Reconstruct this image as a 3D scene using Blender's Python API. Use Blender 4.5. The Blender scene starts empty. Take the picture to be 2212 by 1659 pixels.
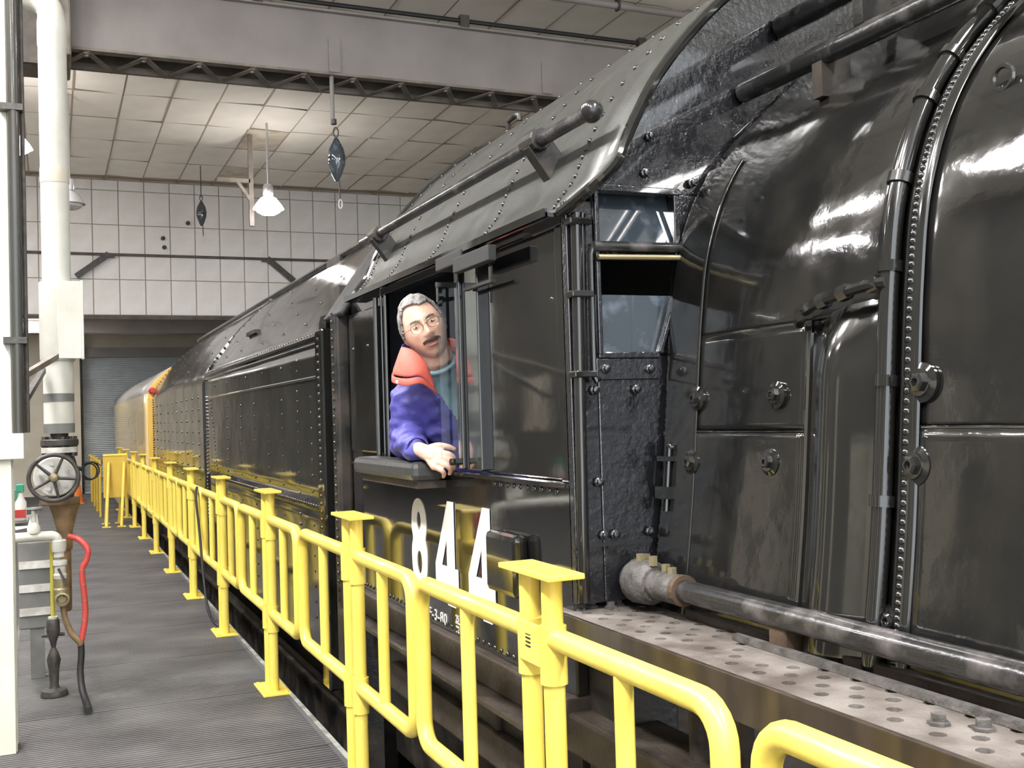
import bpy, bmesh, math, random
from mathutils import Vector, Matrix, noise as mnoise
random.seed(7)
R = math.radians
PI = math.pi
scene = bpy.context.scene

# ------------------------------------------------------------------ camera
F_PX, YAW, PITCH, ROLL = 2300.0, R(23.42), R(1.61), R(-1.764)
cam_d = bpy.data.cameras.new('camera')
cam_d.sensor_fit = 'HORIZONTAL'
cam_d.sensor_width = 36.0
cam_d.lens = 36.0 * F_PX / 2212.0
cam_d.clip_start = 0.05
cam = bpy.data.objects.new('camera', cam_d)
scene.collection.objects.link(cam)
_f = Vector((math.sin(YAW) * math.cos(PITCH), math.cos(YAW) * math.cos(PITCH), math.sin(PITCH)))
_r = Vector((math.cos(YAW), -math.sin(YAW), 0))
_u = _r.cross(_f)
_r2 = _r * math.cos(ROLL) + _u * math.sin(ROLL)
_u2 = -_r * math.sin(ROLL) + _u * math.cos(ROLL)
M = Matrix((_r2, _u2, -_f)).transposed().to_4x4()
M.translation = (0, 0, 1.5)
cam.matrix_world = M
scene.camera = cam

# ------------------------------------------------------------------ world (even daylight fill, added through an unseen shop end left open for it)
world = bpy.data.worlds.new('world')
scene.world = world
world.use_nodes = True
bg = world.node_tree.nodes['Background']
bg.inputs[0].default_value = (0.88, 0.94, 1.0, 1)
bg.inputs[1].default_value = 1.6

# ------------------------------------------------------------------ view
vs = scene.view_settings
vs.view_transform = 'Standard'
vs.look = 'None'
vs.gamma = 1.0
vs.use_curve_mapping = False
vs.exposure = 1.35
TROFFER_POWER = 56.0      # emission strength of the ceiling light panels
LAMP_POWER = 50.0
SHADE_POWER = 14.0        # glow of the prismatic bells around them
#        # emission strength of the pendant lamps

# ------------------------------------------------------------------ materials
MATS = {}
def srgb(h):
    h = h.lstrip('#')
    c = [int(h[i:i + 2], 16) / 255 for i in (0, 2, 4)]
    return tuple((x / 12.92 if x <= .04045 else ((x + .055) / 1.055) ** 2.4) for x in c) + (1,)

def mat(name, col, rough=.5, metal=0.0, col2=None, nscale=6.0, nlo=.4, nhi=.65, bump=0.0, bscale=60.0,
        coat=0.0, spec=.5, rough2=None, stretch=None, detail=4.0, emit=None, estr=0.0, trans=0.0, ior=1.45, alpha=None,
        bump2=0.0, bscale2=3.0, sub=0.0):
    m = bpy.data.materials.new(name)
    m.use_nodes = True
    nt = m.node_tree
    b = nt.nodes['Principled BSDF']
    L = nt.links.new
    b.inputs['Base Color'].default_value = col
    b.inputs['Roughness'].default_value = rough
    b.inputs['Metallic'].default_value = metal
    b.inputs['Specular IOR Level'].default_value = spec
    b.inputs['Coat Weight'].default_value = coat
    b.inputs['Coat Roughness'].default_value = 0.05
    b.inputs['IOR'].default_value = ior
    b.inputs['Transmission Weight'].default_value = trans
    if sub:
        b.inputs['Subsurface Weight'].default_value = sub
        b.inputs['Subsurface Radius'].default_value = (.02, .008, .004)
    if emit is not None:
        b.inputs['Emission Color'].default_value = emit
        b.inputs['Emission Strength'].default_value = estr
    tc = nt.nodes.new('ShaderNodeTexCoord')
    mp = nt.nodes.new('ShaderNodeMapping')
    L(tc.outputs['Object'], mp.inputs['Vector'])
    if stretch:
        mp.inputs['Scale'].default_value = stretch
    if col2 is not None or rough2 is not None:
        n = nt.nodes.new('ShaderNodeTexNoise')
        n.inputs['Scale'].default_value = nscale
        n.inputs['Detail'].default_value = detail
        L(mp.outputs['Vector'], n.inputs['Vector'])
        rmp = nt.nodes.new('ShaderNodeMapRange')
        rmp.inputs['From Min'].default_value = nlo
        rmp.inputs['From Max'].default_value = nhi
        L(n.outputs['Fac'], rmp.inputs['Value'])
        if col2 is not None:
            mx = nt.nodes.new('ShaderNodeMix')
            mx.data_type = 'RGBA'
            mx.inputs['A'].default_value = col
            mx.inputs['B'].default_value = col2
            L(rmp.outputs['Result'], mx.inputs['Factor'])
            L(mx.outputs['Result'], b.inputs['Base Color'])
        if rough2 is not None:
            r2 = nt.nodes.new('ShaderNodeMapRange')
            r2.inputs['To Min'].default_value = rough
            r2.inputs['To Max'].default_value = rough2
            L(rmp.outputs['Result'], r2.inputs['Value'])
            L(r2.outputs['Result'], b.inputs['Roughness'])
    last = None
    for bs, sc in ((bump, bscale), (bump2, bscale2)):
        if bs > 0:
            n2 = nt.nodes.new('ShaderNodeTexNoise')
            n2.inputs['Scale'].default_value = sc
            n2.inputs['Detail'].default_value = 3
            L(tc.outputs['Object'], n2.inputs['Vector'])
            bp = nt.nodes.new('ShaderNodeBump')
            bp.inputs['Strength'].default_value = 1.0
            bp.inputs['Distance'].default_value = bs
            L(n2.outputs['Fac'], bp.inputs['Height'])
            if last is not None:
                L(last.outputs['Normal'], bp.inputs['Normal'])
            L(bp.outputs['Normal'], b.inputs['Normal'])
            last = bp
    MATS[name] = m
    return m

mat('black_gloss', (.012, .012, .011, 1), .07, coat=.6, spec=.6, bump=.0006, bscale=9, bump2=.0035, bscale2=1.6, rough2=.16, nscale=5)
mat('black_cab', (.010, .010, .010, 1), .05, coat=.8, spec=.6, bump=.0012, bscale=4.0, bump2=.006, bscale2=1.1, rough2=.10, nscale=3)
mat('black_jacket', (.010, .010, .010, 1), .08, coat=.5, spec=.55, bump=.0004, bscale=45, bump2=.014, bscale2=2.6, rough2=.15, nscale=7, col2=(.017, .016, .014, 1))
mat('black_wet', (.010, .010, .012, 1), .10, coat=.9, spec=.7, bump=.004, bscale=55, bump2=.003, bscale2=14, rough2=.3, nscale=25)
mat('black_roof', (.052, .053, .048, 1), .34, coat=.12, spec=.5, bump=.0008, bscale=120, bump2=.003, bscale2=2.5, rough2=.46, nscale=14)
mat('black_tender', (.022, .022, .021, 1), .10, coat=.4, spec=.6, bump=.0008, bscale=14, bump2=.007, bscale2=1.4, rough2=.2, nscale=4)
mat('black_steel', (.016, .015, .014, 1), .35, col2=(.05, .04, .032, 1), bump=.002, bscale=40, rough2=.6)
mat('dirty_steel', (.032, .024, .019, 1), .45, col2=(.065, .052, .042, 1), nscale=9, bump=.003, bscale=50, rough2=.7)
mat('board_plate', (.085, .068, .058, 1), .55, col2=(.20, .18, .165, 1), nscale=9, nlo=.36, nhi=.68, bump=.003, bscale=70, rough2=.7)
mat('board_edge', (.030, .022, .016, 1), .30, col2=(.055, .040, .029, 1), nscale=5, stretch=(1, 3, 1), coat=.3)
mat('dusty_pipe', (.13, .12, .118, 1), .5, col2=(.07, .065, .06, 1), nscale=22, nlo=.38, nhi=.6, bump=.006, bscale=60)
mat('pipe_black', (.02, .02, .02, 1), .22, col2=(.13, .12, .12, 1), nscale=10, nlo=.5, nhi=.75, coat=.3, bump=.001, bscale=60)
mat('rivet_black', (.014, .014, .014, 1), .16, coat=.7, spec=.8)
mat('yellow', (.92, .73, .14, 1), .34, col2=(.88, .67, .11, 1), nscale=5, coat=.25, bump=.0006, bscale=70)
mat('yellow_dark', (.70, .50, .08, 1), .5, col2=(.62, .43, .06, 1), nscale=4)
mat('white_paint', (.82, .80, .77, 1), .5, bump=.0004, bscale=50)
mat('glass', (.9, .95, .96, 1), .02, trans=1.0, ior=1.45)
mat('smoked_glass', (.035, .045, .056, 1), .04, coat=1, spec=.8, col2=(.13, .155, .19, 1), nscale=14, nlo=.55, nhi=.8)
mat('interior_dark', (.018, .016, .015, 1), .7)
mat('cab_paint', (.055, .057, .052, 1), .5)
mat('rubber', (.015, .015, .016, 1), .6, bump=.001, bscale=80)
mat('leather', (.05, .05, .05, 1), .38, bump=.002, bscale=30, coat=.1)
mat('tape', (.035, .036, .036, 1), .55)
mat('grating', (.085, .082, .085, 1), .55, col2=(.16, .155, .155, 1), nscale=2.6, nlo=.35, nhi=.7, metal=.2, bump=.001, bscale=90, detail=6)
mat('grating_base', (.035, .034, .036, 1), .7, col2=(.055, .052, .05, 1), nscale=4)
mat('platform_edge', (.34, .36, .32, 1), .6, col2=(.12, .12, .11, 1), nscale=8)
mat('concrete', (.16, .15, .135, 1), .85, col2=(.07, .065, .06, 1), nscale=3, bump=.004, bscale=30)
mat('pit_concrete', (.12, .11, .10, 1), .9, col2=(.07, .064, .056, 1), nscale=3)
mat('tile_white', (.86, .82, .75, 1), .75, col2=(.79, .745, .67, 1), nscale=2.2, nlo=.35, nhi=.75, bump=.001, bscale=40)
mat('tile_stained', (.66, .60, .50, 1), .75, col2=(.50, .43, .32, 1), nscale=3.5)
mat('tile_grid', (.36, .30, .23, 1), .6)
mat('wall_tile', (.80, .79, .77, 1), .6, col2=(.72, .70, .66, 1), nscale=2, bump=.001, bscale=30)
mat('wall_grid', (.42, .37, .31, 1), .7)
mat('cream_wall', (.56, .52, .43, 1), .7, col2=(.48, .44, .36, 1), nscale=1.5, bump=.002, bscale=20)
mat('reflect_dark_wall', (.085, .082, .072, 1), .7, col2=(.13, .125, .11, 1), nscale=.8)  # unseen walls, toned dark to deepen reflections in the train's black paint
mat('grey_shutter', (.50, .54, .56, 1), .5, col2=(.44, .47, .49, 1), nscale=3)
mat('girder_grey', (.27, .245, .235, 1), .55, col2=(.20, .18, .17, 1), nscale=1.8, nlo=.35, nhi=.75, bump=.001, bscale=30)
mat('girder_dark', (.07, .06, .052, 1), .7, col2=(.11, .095, .08, 1), nscale=6)
mat('girder_lattice', (.22, .19, .165, 1), .65, col2=(.14, .12, .10, 1), nscale=6)
mat('column_grey', (.05, .052, .047, 1), .35, col2=(.04, .03, .02, 1), nscale=3, coat=.2, stretch=(1, 1, .4))
mat('cream_paint', (.64, .64, .56, 1), .4, col2=(.56, .55, .46, 1), nscale=3, coat=.15)
mat('pipe_white', (.62, .62, .57, 1), .45, col2=(.55, .54, .47, 1), nscale=4, bump=.003, bscale=14)
mat('pipe_grey', (.20, .20, .19, 1), .4, col2=(.14, .14, .13, 1))
mat('iron_dark', (.045, .042, .04, 1), .45, col2=(.08, .07, .06, 1), nscale=18, bump=.003, bscale=60)
mat('iron_brown', (.24, .16, .08, 1), .55, col2=(.14, .09, .05, 1), nscale=12, bump=.002, bscale=60)
mat('rust_dark', (.10, .065, .04, 1), .55, col2=(.06, .04, .028, 1), nscale=12, bump=.002, bscale=60)
mat('disc_pale', (.62, .62, .60, 1), .45, col2=(.45, .43, .38, 1), nscale=14)
mat('brass', (.30, .26, .15, 1), .4, metal=.5, col2=(.30, .25, .15, 1), nscale=20)
mat('red_hose', (.55, .07, .06, 1), .42, bump=.001, bscale=80)
mat('orange', (.85, .22, .04, 1), .5)
mat('green', (.05, .35, .22, 1), .4)
mat('yellow_pipe', (.62, .56, .08, 1), .45)
mat('lamp_shade', (.62, .62, .64, 1), .3, metal=.6)
mat('lamp_glow', (1, 1, 1, 1), .4, emit=(1.0, .95, .98, 1), estr=LAMP_POWER)
mat('troffer_dim', (1, 1, 1, 1), .4, emit=(1.0, .975, .95, 1), estr=12.0)
mat('shade_glow', (.9, .9, .92, 1), .3, emit=(1.0, .95, .90, 1), estr=SHADE_POWER)
mat('troffer_glow', (1, 1, 1, 1), .4, emit=(1.0, .975, .95, 1), estr=TROFFER_POWER)
mat('car_yellow', (.86, .68, .36, 1), .22, col2=(.82, .62, .30, 1), nscale=3, coat=.5)
mat('car_end', (.84, .52, .10, 1), .3, coat=.4)
mat('car_roof', (.42, .40, .38, 1), .35, col2=(.34, .32, .30, 1))
mat('red', (.6, .05, .04, 1), .4)
mat('skin', (.72, .43, .32, 1), .42, col2=(.77, .50, .39, 1), nscale=30, sub=.12, bump=.0006, bscale=240)
mat('hair_grey', (.36, .34, .33, 1), .6, col2=(.14, .13, .125, 1), nscale=60, nlo=.4, nhi=.62, stretch=(1, 1, .4), bump=.004, bscale=120)
mat('hair_brown', (.07, .04, .028, 1), .6, bump=.003, bscale=160)
mat('jacket_blue', (.075, .070, .30, 1), .5, col2=(.095, .09, .36, 1), nscale=6, bump=.004, bscale=22, bump2=.012, bscale2=9)
mat('collar_red', (.74, .15, .11, 1), .6, bump=.002, bscale=40)
mat('shirt_teal', (.16, .27, .32, 1), .75, col2=(.20, .32, .37, 1), nscale=8, bump=.003, bscale=22)
mat('eye_white', (.8, .78, .74, 1), .2, coat=.6)
mat('iris', (.05, .04, .03, 1), .15, coat=.8)
mat('lip', (.50, .20, .17, 1), .45)
mat('metal_thin', (.45, .38, .28, 1), .25, metal=.9)

# grating gets fine bars as geometry, ribs of the shutter too; all other relief above is fine grain only

# ------------------------------------------------------------------ mesh helpers
def V(*a):
    return Vector(a)

class MB:
    def __init__(s):
        s.v = []
        s.f = []
    def add(s, vs_, fs):
        o = len(s.v)
        s.v += [tuple(p) for p in vs_]
        s.f += [tuple(i + o for i in f) for f in fs]
        return s
    def box(s, x0, x1, y0, y1, z0, z1, m=None):
        vs_ = [V(x, y, z) for z in (z0, z1) for y in (y0, y1) for x in (x0, x1)]
        if m is not None:
            vs_ = [m @ p for p in vs_]
        return s.add(vs_, [(0, 2, 3, 1), (4, 5, 7, 6), (0, 1, 5, 4), (2, 6, 7, 3), (0, 4, 6, 2), (1, 3, 7, 5)])
    def obox(s, p, q, w, h, up=(0, 0, 1)):
        """a bar from p to q, w wide, h high"""
        p, q = V(*p), V(*q)
        d = (q - p).normalized()
        u = V(*up)
        a = d.cross(u)
        if a.length < 1e-5:
            a = d.cross(V(1, 0, 0))
        a.normalize()
        u = a.cross(d).normalized()
        vs_ = [e + a * (sx * w / 2) + u * (sz * h / 2) for e in (p, q) for sx, sz in ((-1, -1), (1, -1), (1, 1), (-1, 1))]
        return s.add(vs_, [(3, 2, 1, 0), (4, 5, 6, 7), (0, 1, 5, 4), (1, 2, 6, 5), (2, 3, 7, 6), (3, 0, 4, 7)])
    def tube(s, pts, r, n=10, closed=False, caps=True):
        pts = [V(*p) for p in pts]
        rs = r if isinstance(r, (list, tuple)) else [r] * len(pts)
        N = len(pts)
        prev = None
        rings = []
        for i, p in enumerate(pts):
            if closed:
                t = (pts[(i + 1) % N] - pts[i - 1])
            else:
                t = pts[min(i + 1, N - 1)] - pts[max(i - 1, 0)]
            t.normalize()
            if prev is None:
                a = t.cross(V(0, 0, 1))
                if a.length < .05:
                    a = t.cross(V(1, 0, 0))
                a.normalize()
            else:
                a = prev - t * prev.dot(t)
                a.normalize()
            prev = a
            b = t.cross(a)
            rings.append([p + (a * math.cos(2 * PI * k / n) + b * math.sin(2 * PI * k / n)) * rs[i] for k in range(n)])
        vs_ = [q for rg in rings for q in rg]
        fs = []
        for i in range(N if closed else N - 1):
            j = (i + 1) % N
            for k in range(n):
                k2 = (k + 1) % n
                fs.append((i * n + k, i * n + k2, j * n + k2, j * n + k))
        if caps and not closed:
            fs.append(tuple(reversed(range(n))))
            fs.append(tuple((N - 1) * n + k for k in range(n)))
        return s.add(vs_, fs)
    def lathe(s, prof, org=(0, 0, 0), axis=(0, 0, 1), n=20, caps=True):
        """prof: list of (radius, height along axis)"""
        ax = V(*axis).normalized()
        a = ax.cross(V(0, 0, 1))
        if a.length < .05:
            a = ax.cross(V(0, 1, 0))
        a.normalize()
        b = ax.cross(a)
        o = V(*org)
        vs_ = [o + ax * h + (a * math.cos(2 * PI * k / n) + b * math.sin(2 * PI * k / n)) * r for r, h in prof for k in range(n)]
        fs = []
        for i in range(len(prof) - 1):
            for k in range(n):
                k2 = (k + 1) % n
                fs.append((i * n + k, i * n + k2, (i + 1) * n + k2, (i + 1) * n + k))
        if caps:
            fs.append(tuple(reversed(range(n))))
            fs.append(tuple((len(prof) - 1) * n + k for k in range(n)))
        return s.add(vs_, fs)
    def sphere(s, c, r, n=10, m=6, scale=(1, 1, 1)):
        c = V(*c)
        vs_ = [c + V(0, 0, -r * scale[2])]
        for i in range(1, m):
            t = PI * i / m - PI / 2
            for k in range(n):
                p = 2 * PI * k / n
                vs_.append(c + V(r * scale[0] * math.cos(t) * math.cos(p), r * scale[1] * math.cos(t) * math.sin(p), r * scale[2] * math.sin(t)))
        vs_.append(c + V(0, 0, r * scale[2]))
        fs = []
        for k in range(n):
            k2 = (k + 1) % n
            fs.append((0, 1 + k2, 1 + k))
            for i in range(m - 2):
                fs.append((1 + i * n + k, 1 + i * n + k2, 1 + (i + 1) * n + k2, 1 + (i + 1) * n + k))
            fs.append((1 + (m - 2) * n + k, 1 + (m - 2) * n + k2, len(vs_) - 1))
        return s.add(vs_, fs)
    def loft(s, rings, closed_ring=False, caps=False):
        n = len(rings[0])
        vs_ = [p for rg in rings for p in rg]
        fs = []
        for i in range(len(rings) - 1):
            for k in range(n if closed_ring else n - 1):
                k2 = (k + 1) % n
                fs.append((i * n + k, i * n + k2, (i + 1) * n + k2, (i + 1) * n + k))
        if caps:
            fs.append(tuple(reversed(range(n))))
            fs.append(tuple((len(rings) - 1) * n + k for k in range(n)))
        return s.add(vs_, fs)
    def prism(s, poly, axis, a, b):
        """poly: list of 2d points in the two other axes, extruded along axis from a to b"""
        def p3(q, h):
            if axis == 'x':
                return (h, q[0], q[1])
            if axis == 'y':
                return (q[0], h, q[1])
            return (q[0], q[1], h)
        n = len(poly)
        vs_ = [p3(q, a) for q in poly] + [p3(q, b) for q in poly]
        fs = [tuple(range(n)), tuple(reversed(range(n, 2 * n)))]
        for k in range(n):
            k2 = (k + 1) % n
            fs.append((k, k + n, k2 + n, k2))
        return s.add(vs_, fs)
    def mesh(s, name):
        me = bpy.data.meshes.new(name)
        me.from_pydata(s.v, [], s.f)
        bm = bmesh.new()
        bm.from_mesh(me)
        bmesh.ops.recalc_face_normals(bm, faces=bm.faces)
        bm.to_mesh(me)
        bm.free()
        me.update()
        return me
    def build(s, name, m, parent=None, smooth=False, bevel=0.0, solid=0.0, sub=0):
        return link(name, s.mesh(name), m, parent, smooth, bevel, solid, sub)

def link(name, me, m, parent=None, smooth=False, bevel=0.0, solid=0.0, sub=0):
    o = bpy.data.objects.new(name, me)
    scene.collection.objects.link(o)
    if m and not me.materials:
        me.materials.append(MATS[m])
    if parent is not None:
        o.parent = parent
        if parent.type == 'EMPTY' or True:
            o.matrix_parent_inverse = PINV.get(parent.name, Matrix())
    if smooth:
        for p in me.polygons:
            p.use_smooth = True
        if smooth != 'all':
            try:
                me.set_sharp_from_angle(angle=R(smooth if smooth is not True else 40))
            except Exception:
                pass
    if solid:
        md = o.modifiers.new('solid', 'SOLIDIFY')
        md.thickness = solid
        md.offset = 0
    if bevel:
        md = o.modifiers.new('bevel', 'BEVEL')
        md.width = bevel
        md.segments = 2
        md.limit_method = 'ANGLE'
        md.angle_limit = R(35)
    if sub:
        md = o.modifiers.new('sub', 'SUBSURF')
        md.levels = md.render_levels = sub
    return o

PINV = {}
def thing(name, label, cat, loc=(0, 0, 0), group=None, local=False):
    """an Empty at the thing's base; children keep world coordinates"""
    o = bpy.data.objects.new(name, None)
    o.empty_display_size = .05
    scene.collection.objects.link(o)
    o.location = loc
    PINV[o.name] = Matrix() if local else Matrix.Translation(-V(*loc))
    o['label'] = label
    o['category'] = cat
    if group:
        o['group'] = group
    return o

def tag(o, label, cat, group=None):
    o['label'] = label
    o['category'] = cat
    if group:
        o['group'] = group
    return o

def struct(o):
    o['kind'] = 'structure'
    return o

def stuff(o):
    o['kind'] = 'stuff'
    return o

def copy_tree(o, parent=None):
    c = o.copy()
    scene.collection.objects.link(c)
    c.parent = parent
    c.matrix_parent_inverse = o.matrix_parent_inverse.copy()
    for ch in list(o.children):
        copy_tree(ch, c)
    return c

def smooth_path(pts, n=8):
    """Catmull-Rom through pts (any dimension)"""
    P = [pts[0]] + list(pts) + [pts[-1]]
    out = []
    for i in range(1, len(P) - 2):
        p0, p1, p2, p3 = P[i - 1], P[i], P[i + 1], P[i + 2]
        for k in range(n):
            t = k / n
            out.append(tuple(.5 * (2 * b + (c - a) * t + (2 * a - 5 * b + 4 * c - d) * t * t + (3 * b - a - 3 * c + d) * t ** 3)
                             for a, b, c, d in zip(p0, p1, p2, p3)))
    out.append(tuple(pts[-1]))
    return out

def rivet_mb(mb, p, nrm, r, n=7):
    nrm = V(*nrm).normalized()
    mb.lathe([(r, 0), (r * .86, r * .38), (r * .45, r * .66), (r * .08, r * .74)], p, nrm, n=n, caps=True)

# ================================================================== THE SETTING
ZC = 6.0                       # ceiling height above the platform
XL, XR = -4.6, 9.0             # side walls
YB = -6.0                      # shop end behind the photographer, left open to let the fill in
PIT = -1.55
# --- platform floor
floor = struct(MB().box(XL, 1.175, YB, 26.0, -.16, -.014).build('floor', 'grating_base'))
pan = MB()
PL = 1.15
nb = 36
for k in range(nb):
    y0 = .008 + k * (PL - .016) / nb
    pan.box(0, 1.0, y0, y0 + .019, -.012, 0)
for fx in (0.0, .985):
    pan.box(fx, fx + .015, .006, PL - .006, -.013, .001)
pan.box(0, 1.0, .003, .009, -.013, .002)
pan.box(0, 1.0, PL - .009, PL - .003, -.013, .002)
pan_me = pan.mesh('grating_panel')
pan_me.materials.append(MATS['grating'])
for i in range(27):
    o = link('grating_panel', pan_me, None, floor)
    o.location = (-.262, 4.92 - 4 * PL + i * PL, 0)
    o.scale = (1.43, 1, 1)
    if 4.92 - 4 * PL + (i + 1) * PL > 26:
        o.scale = (1.43, (26 - o.location.y) / PL, 1)
        break
    
struct(MB().box(1.168, 1.192, YB, 26.0, -.12, .004).build('trim_1', 'platform_edge'))
struct(MB().box(1.06, 1.175, YB, 26.0, PIT, -.16).build('wall_platform', 'pit_concrete'))
struct(MB().box(1.06, XR, YB, 26.0, PIT - .2, PIT).build('floor_pit', 'pit_concrete'))
# --- walls
wl = struct(MB().box(XL - .2, XL, YB, 26.2, -.1, ZC + .1).build('wall_left', 'reflect_dark_wall'))
for i in range(12):  # unseen panels added so cream blotches show in the black paint's reflections
    y = YB + .6 + i * 2.6
    MB().box(XL - .01, XL + .035, y, y + (.55 if i % 2 else .95), .5 + .35 * (i % 3), 2.1 + .8 * (i % 2)).build('panel', 'cream_wall', wl)
struct(MB().box(XR, XR + .2, YB, 26.2, PIT, ZC + .1).build('wall_right', 'cream_wall'))
# --- ceiling: 2 x 4 ft lay-in tiles on a metal grid
ceil = struct(MB().box(XL, XR, YB, 20.7, ZC + .03, ZC + .12).build('ceiling', 'tile_grid'))
TX, TY = .63, 1.27
def tile_mesh(name, ph):
    m = MB()
    nx, ny = 5, 7
    w, h = TX - .022, TY - .022
    g = []
    for j in range(ny):
        for i in range(nx):
            u, v = i / (nx - 1), j / (ny - 1)
            sag = .020 * math.sin(PI * u) * math.sin(PI * v) + ph * (u - .5) * .03
            g.append((u * w - w / 2, v * h - h / 2, -sag - .006))
    m.add(g, [(j * nx + i, j * nx + i + 1, (j + 1) * nx + i + 1, (j + 1) * nx + i) for j in range(ny - 1) for i in range(nx - 1)])
    me = m.mesh(name)
    for p in me.polygons:
        p.use_smooth = True
    return me
tms = [tile_mesh('tile', ph) for ph in (0, .6, -.5, 1.0)]
tst = tile_mesh('tile', .3)
for me in tms:
    me.materials.append(MATS['tile_white'])
tst.materials.append(MATS['tile_stained'])
TROFF = []
for ty in (-4.0, -1.46, 1.08, 3.62, 6.16, 8.7, 13.8):
    TROFF.append((-1.9, ty))
for ty in (-2.73, -0.19):
    TROFF.append((2.5, ty))
def cell(x, y):
    return (round((x - .335) / TX - .5), round((y - 15.16) / TY - .5))
tcells = {cell(*t) for t in TROFF}
rest = MB()
for i in range(-8, 14):
    for j in range(-17, 5):
        cx, cy = .335 + (i + .5) * TX, 15.16 + (j + .5) * TY
        if not (XL + .3 < cx < XR - .25) or not (YB + .6 < cy < 20.3) or (i, j) in tcells:
            continue
        big = -1 <= i <= 9 and -10 <= j
        if big:
            st = (i, j) in ((4, 1), (4, 3))
            o = link('tile', tst if st else random.choice(tms), None, ceil)
            o.location = (cx, cy, ZC)
            o.rotation_euler = (R(random.uniform(-.5, .5)), R(random.uniform(-.8, .8)), 0)
        else:
            w, h = TX / 2 - .011, TY / 2 - .011
            rest.add([(cx - w, cy - h, ZC - .006), (cx + w, cy - h, ZC - .006), (cx + w, cy + h, ZC - .006), (cx - w, cy + h, ZC - .006),
                      (cx, cy, ZC - .024)], [(0, 1, 4), (1, 2, 4), (2, 3, 4), (3, 0, 4)])
stuff(rest.build('tiles_beyond', 'tile_white', ceil))
for i in range(-7, 14):                     # grid rails just below the tile edges
    x = .335 + i * TX
    if XL < x < XR:
        MB().box(x - .011, x + .011, YB, 20.6, ZC - .010, ZC + .03).build('grid_rail', 'tile_grid', ceil)
for j in range(-16, 5):
    y = 15.16 + j * TY
    MB().box(XL, XR, y - .011, y + .011, ZC - .008, ZC + .03).build('grid_rail', 'tile_grid', ceil)
# --- panelled bulkhead across the shop, the lower bay and the shutter wall behind it
bh = struct(MB().box(XL, XR, 20.62, 20.72, 3.5, ZC + .1).build('wall_bulkhead', 'wall_grid'))
zr = [3.52, 4.17, 4.62, 5.17, 5.80, 5.99]
pm = {}
for r_ in range(5):
    me = MB().box(.009, .44, -.025, .03, .009, zr[r_ + 1] - zr[r_] - .009).mesh('panel')
    me.materials.append(MATS['wall_tile'])
    pm[r_] = me
for k in range(-10, 18):
    for r_ in range(5):
        o = link('panel', pm[r_], None, bh)
        o.location = (.734 + k * .449, 20.62, zr[r_])
for z_, h_ in ((3.44, .07), (4.60, .045)):
    MB().box(XL, XR, 20.54, 20.62, z_, z_ + h_).build('rail', 'girder_dark', bh)
struct(MB().box(XL, XR, 20.7, 26.2, 3.62, 3.72).build('ceiling_low', 'tile_white'))
lb = struct(MB().box(XL, XR, 22.4, 22.8, 3.34, 3.66).build('trim_2', 'girder_grey'))
for k in range(8):
    MB().box(.2 + k * .7, .22 + k * .7, 22.9, 26.0, 3.60, 3.622).build('joint', 'tile_grid', lb)
for tx, ty in ((-.40, 21.7), (-.40, 23.6)):
    t = thing('ceiling_light', 'recessed fluorescent panel in the low ceiling before the roller shutter', 'ceiling light', (tx, ty, 3.62), 'fluorescent panels in the low ceiling')
    MB().box(tx - .28, tx + .28, ty - .55, ty + .55, 3.590, 3.60).build('diffuser', 'troffer_dim', t)
    MB().box(tx - .31, tx + .31, ty - .58, ty + .58, 3.602, 3.62).build('frame', 'white_paint', t)
bk = struct(MB().box(-1.0, XR, 26.1, 26.3, PIT, 3.72).build('wall_far', 'cream_wall'))
struct(MB().box(XL, -1.0, 26.1, 26.3, PIT, 3.72).build('wall_far_darkened', 'reflect_dark_wall'))  # unseen part of the far wall, split off dark to darken tender reflections
MB().box(.55, 3.9, 25.96, 26.1, 3.08, 3.3).build('lintel', 'girder_grey', bk)
dr = MB()
for k in range(72):
    z0 = .0 + k * .043
    dr.add([(.64, 26.05, z0), (3.9, 26.05, z0), (3.9, 26.028, z0 + .021), (.64, 26.028, z0 + .021), (3.9, 26.05, z0 + .042), (.64, 26.05, z0 + .042)],
           [(0, 1, 2, 3), (3, 2, 4, 5)])
d1 = struct(dr.build('door_1', 'grey_shutter'))
MB().box(.60, .66, 25.98, 26.08, 0, 3.1).build('guide', 'iron_dark', d1)
for z_ in (.34, .71):
    MB().box(.66, 3.9, 25.99, 26.03, z_ - .014, z_ + .014).build('rail', 'pipe_grey', d1)
tag_ = None
# --- building columns along the walkway
def column(y, x=-.30, full=True):
    t = thing('building_column', 'grey steel column with cream painted foot at the walkway edge' if full else 'cream painted steel column beside the grey roller shutter', 'column', (x, y, 0))
    if full:
        MB().box(x - .10, x + .13, y - .08, y - .06, 0, ZC + .02).build('flange', 'cream_paint', t, bevel=.003)
        MB().box(x - .10, x + .13, y + .06, y + .08, 0, ZC + .02).build('flange', 'cream_paint', t, bevel=.003)
        MB().box(x - .02, x, y - .06, y + .06, 0, ZC + .02).build('web', 'cream_paint', t)
        MB().box(x - .14, x + .125, y - .115, y - .082, 0, 1.47).build('foot_casing', 'cream_paint', t, bevel=.004)
        MB().box(x - .15, x + .18, y - .15, y - .08, 1.36, 1.48).build('bracket', 'cream_paint', t, bevel=.006)
    else:
        MB().box(x - .2, x + .2, y - .1, y + .1, 0, 3.6).build('casing', 'cream_wall', t, bevel=.01)
    return t
column(5.60)
column(25.7, .40, False)
t = thing('standpipe', 'dark grey vertical pipe running up beside the steel column', 'pipe', (-.142, 5.52, 0))
MB().tube([(-.142, 5.49, 1.482), (-.142, 5.49, 5.98)], .027, 14).build('pipe', 'column_grey', t, smooth=True)
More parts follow.
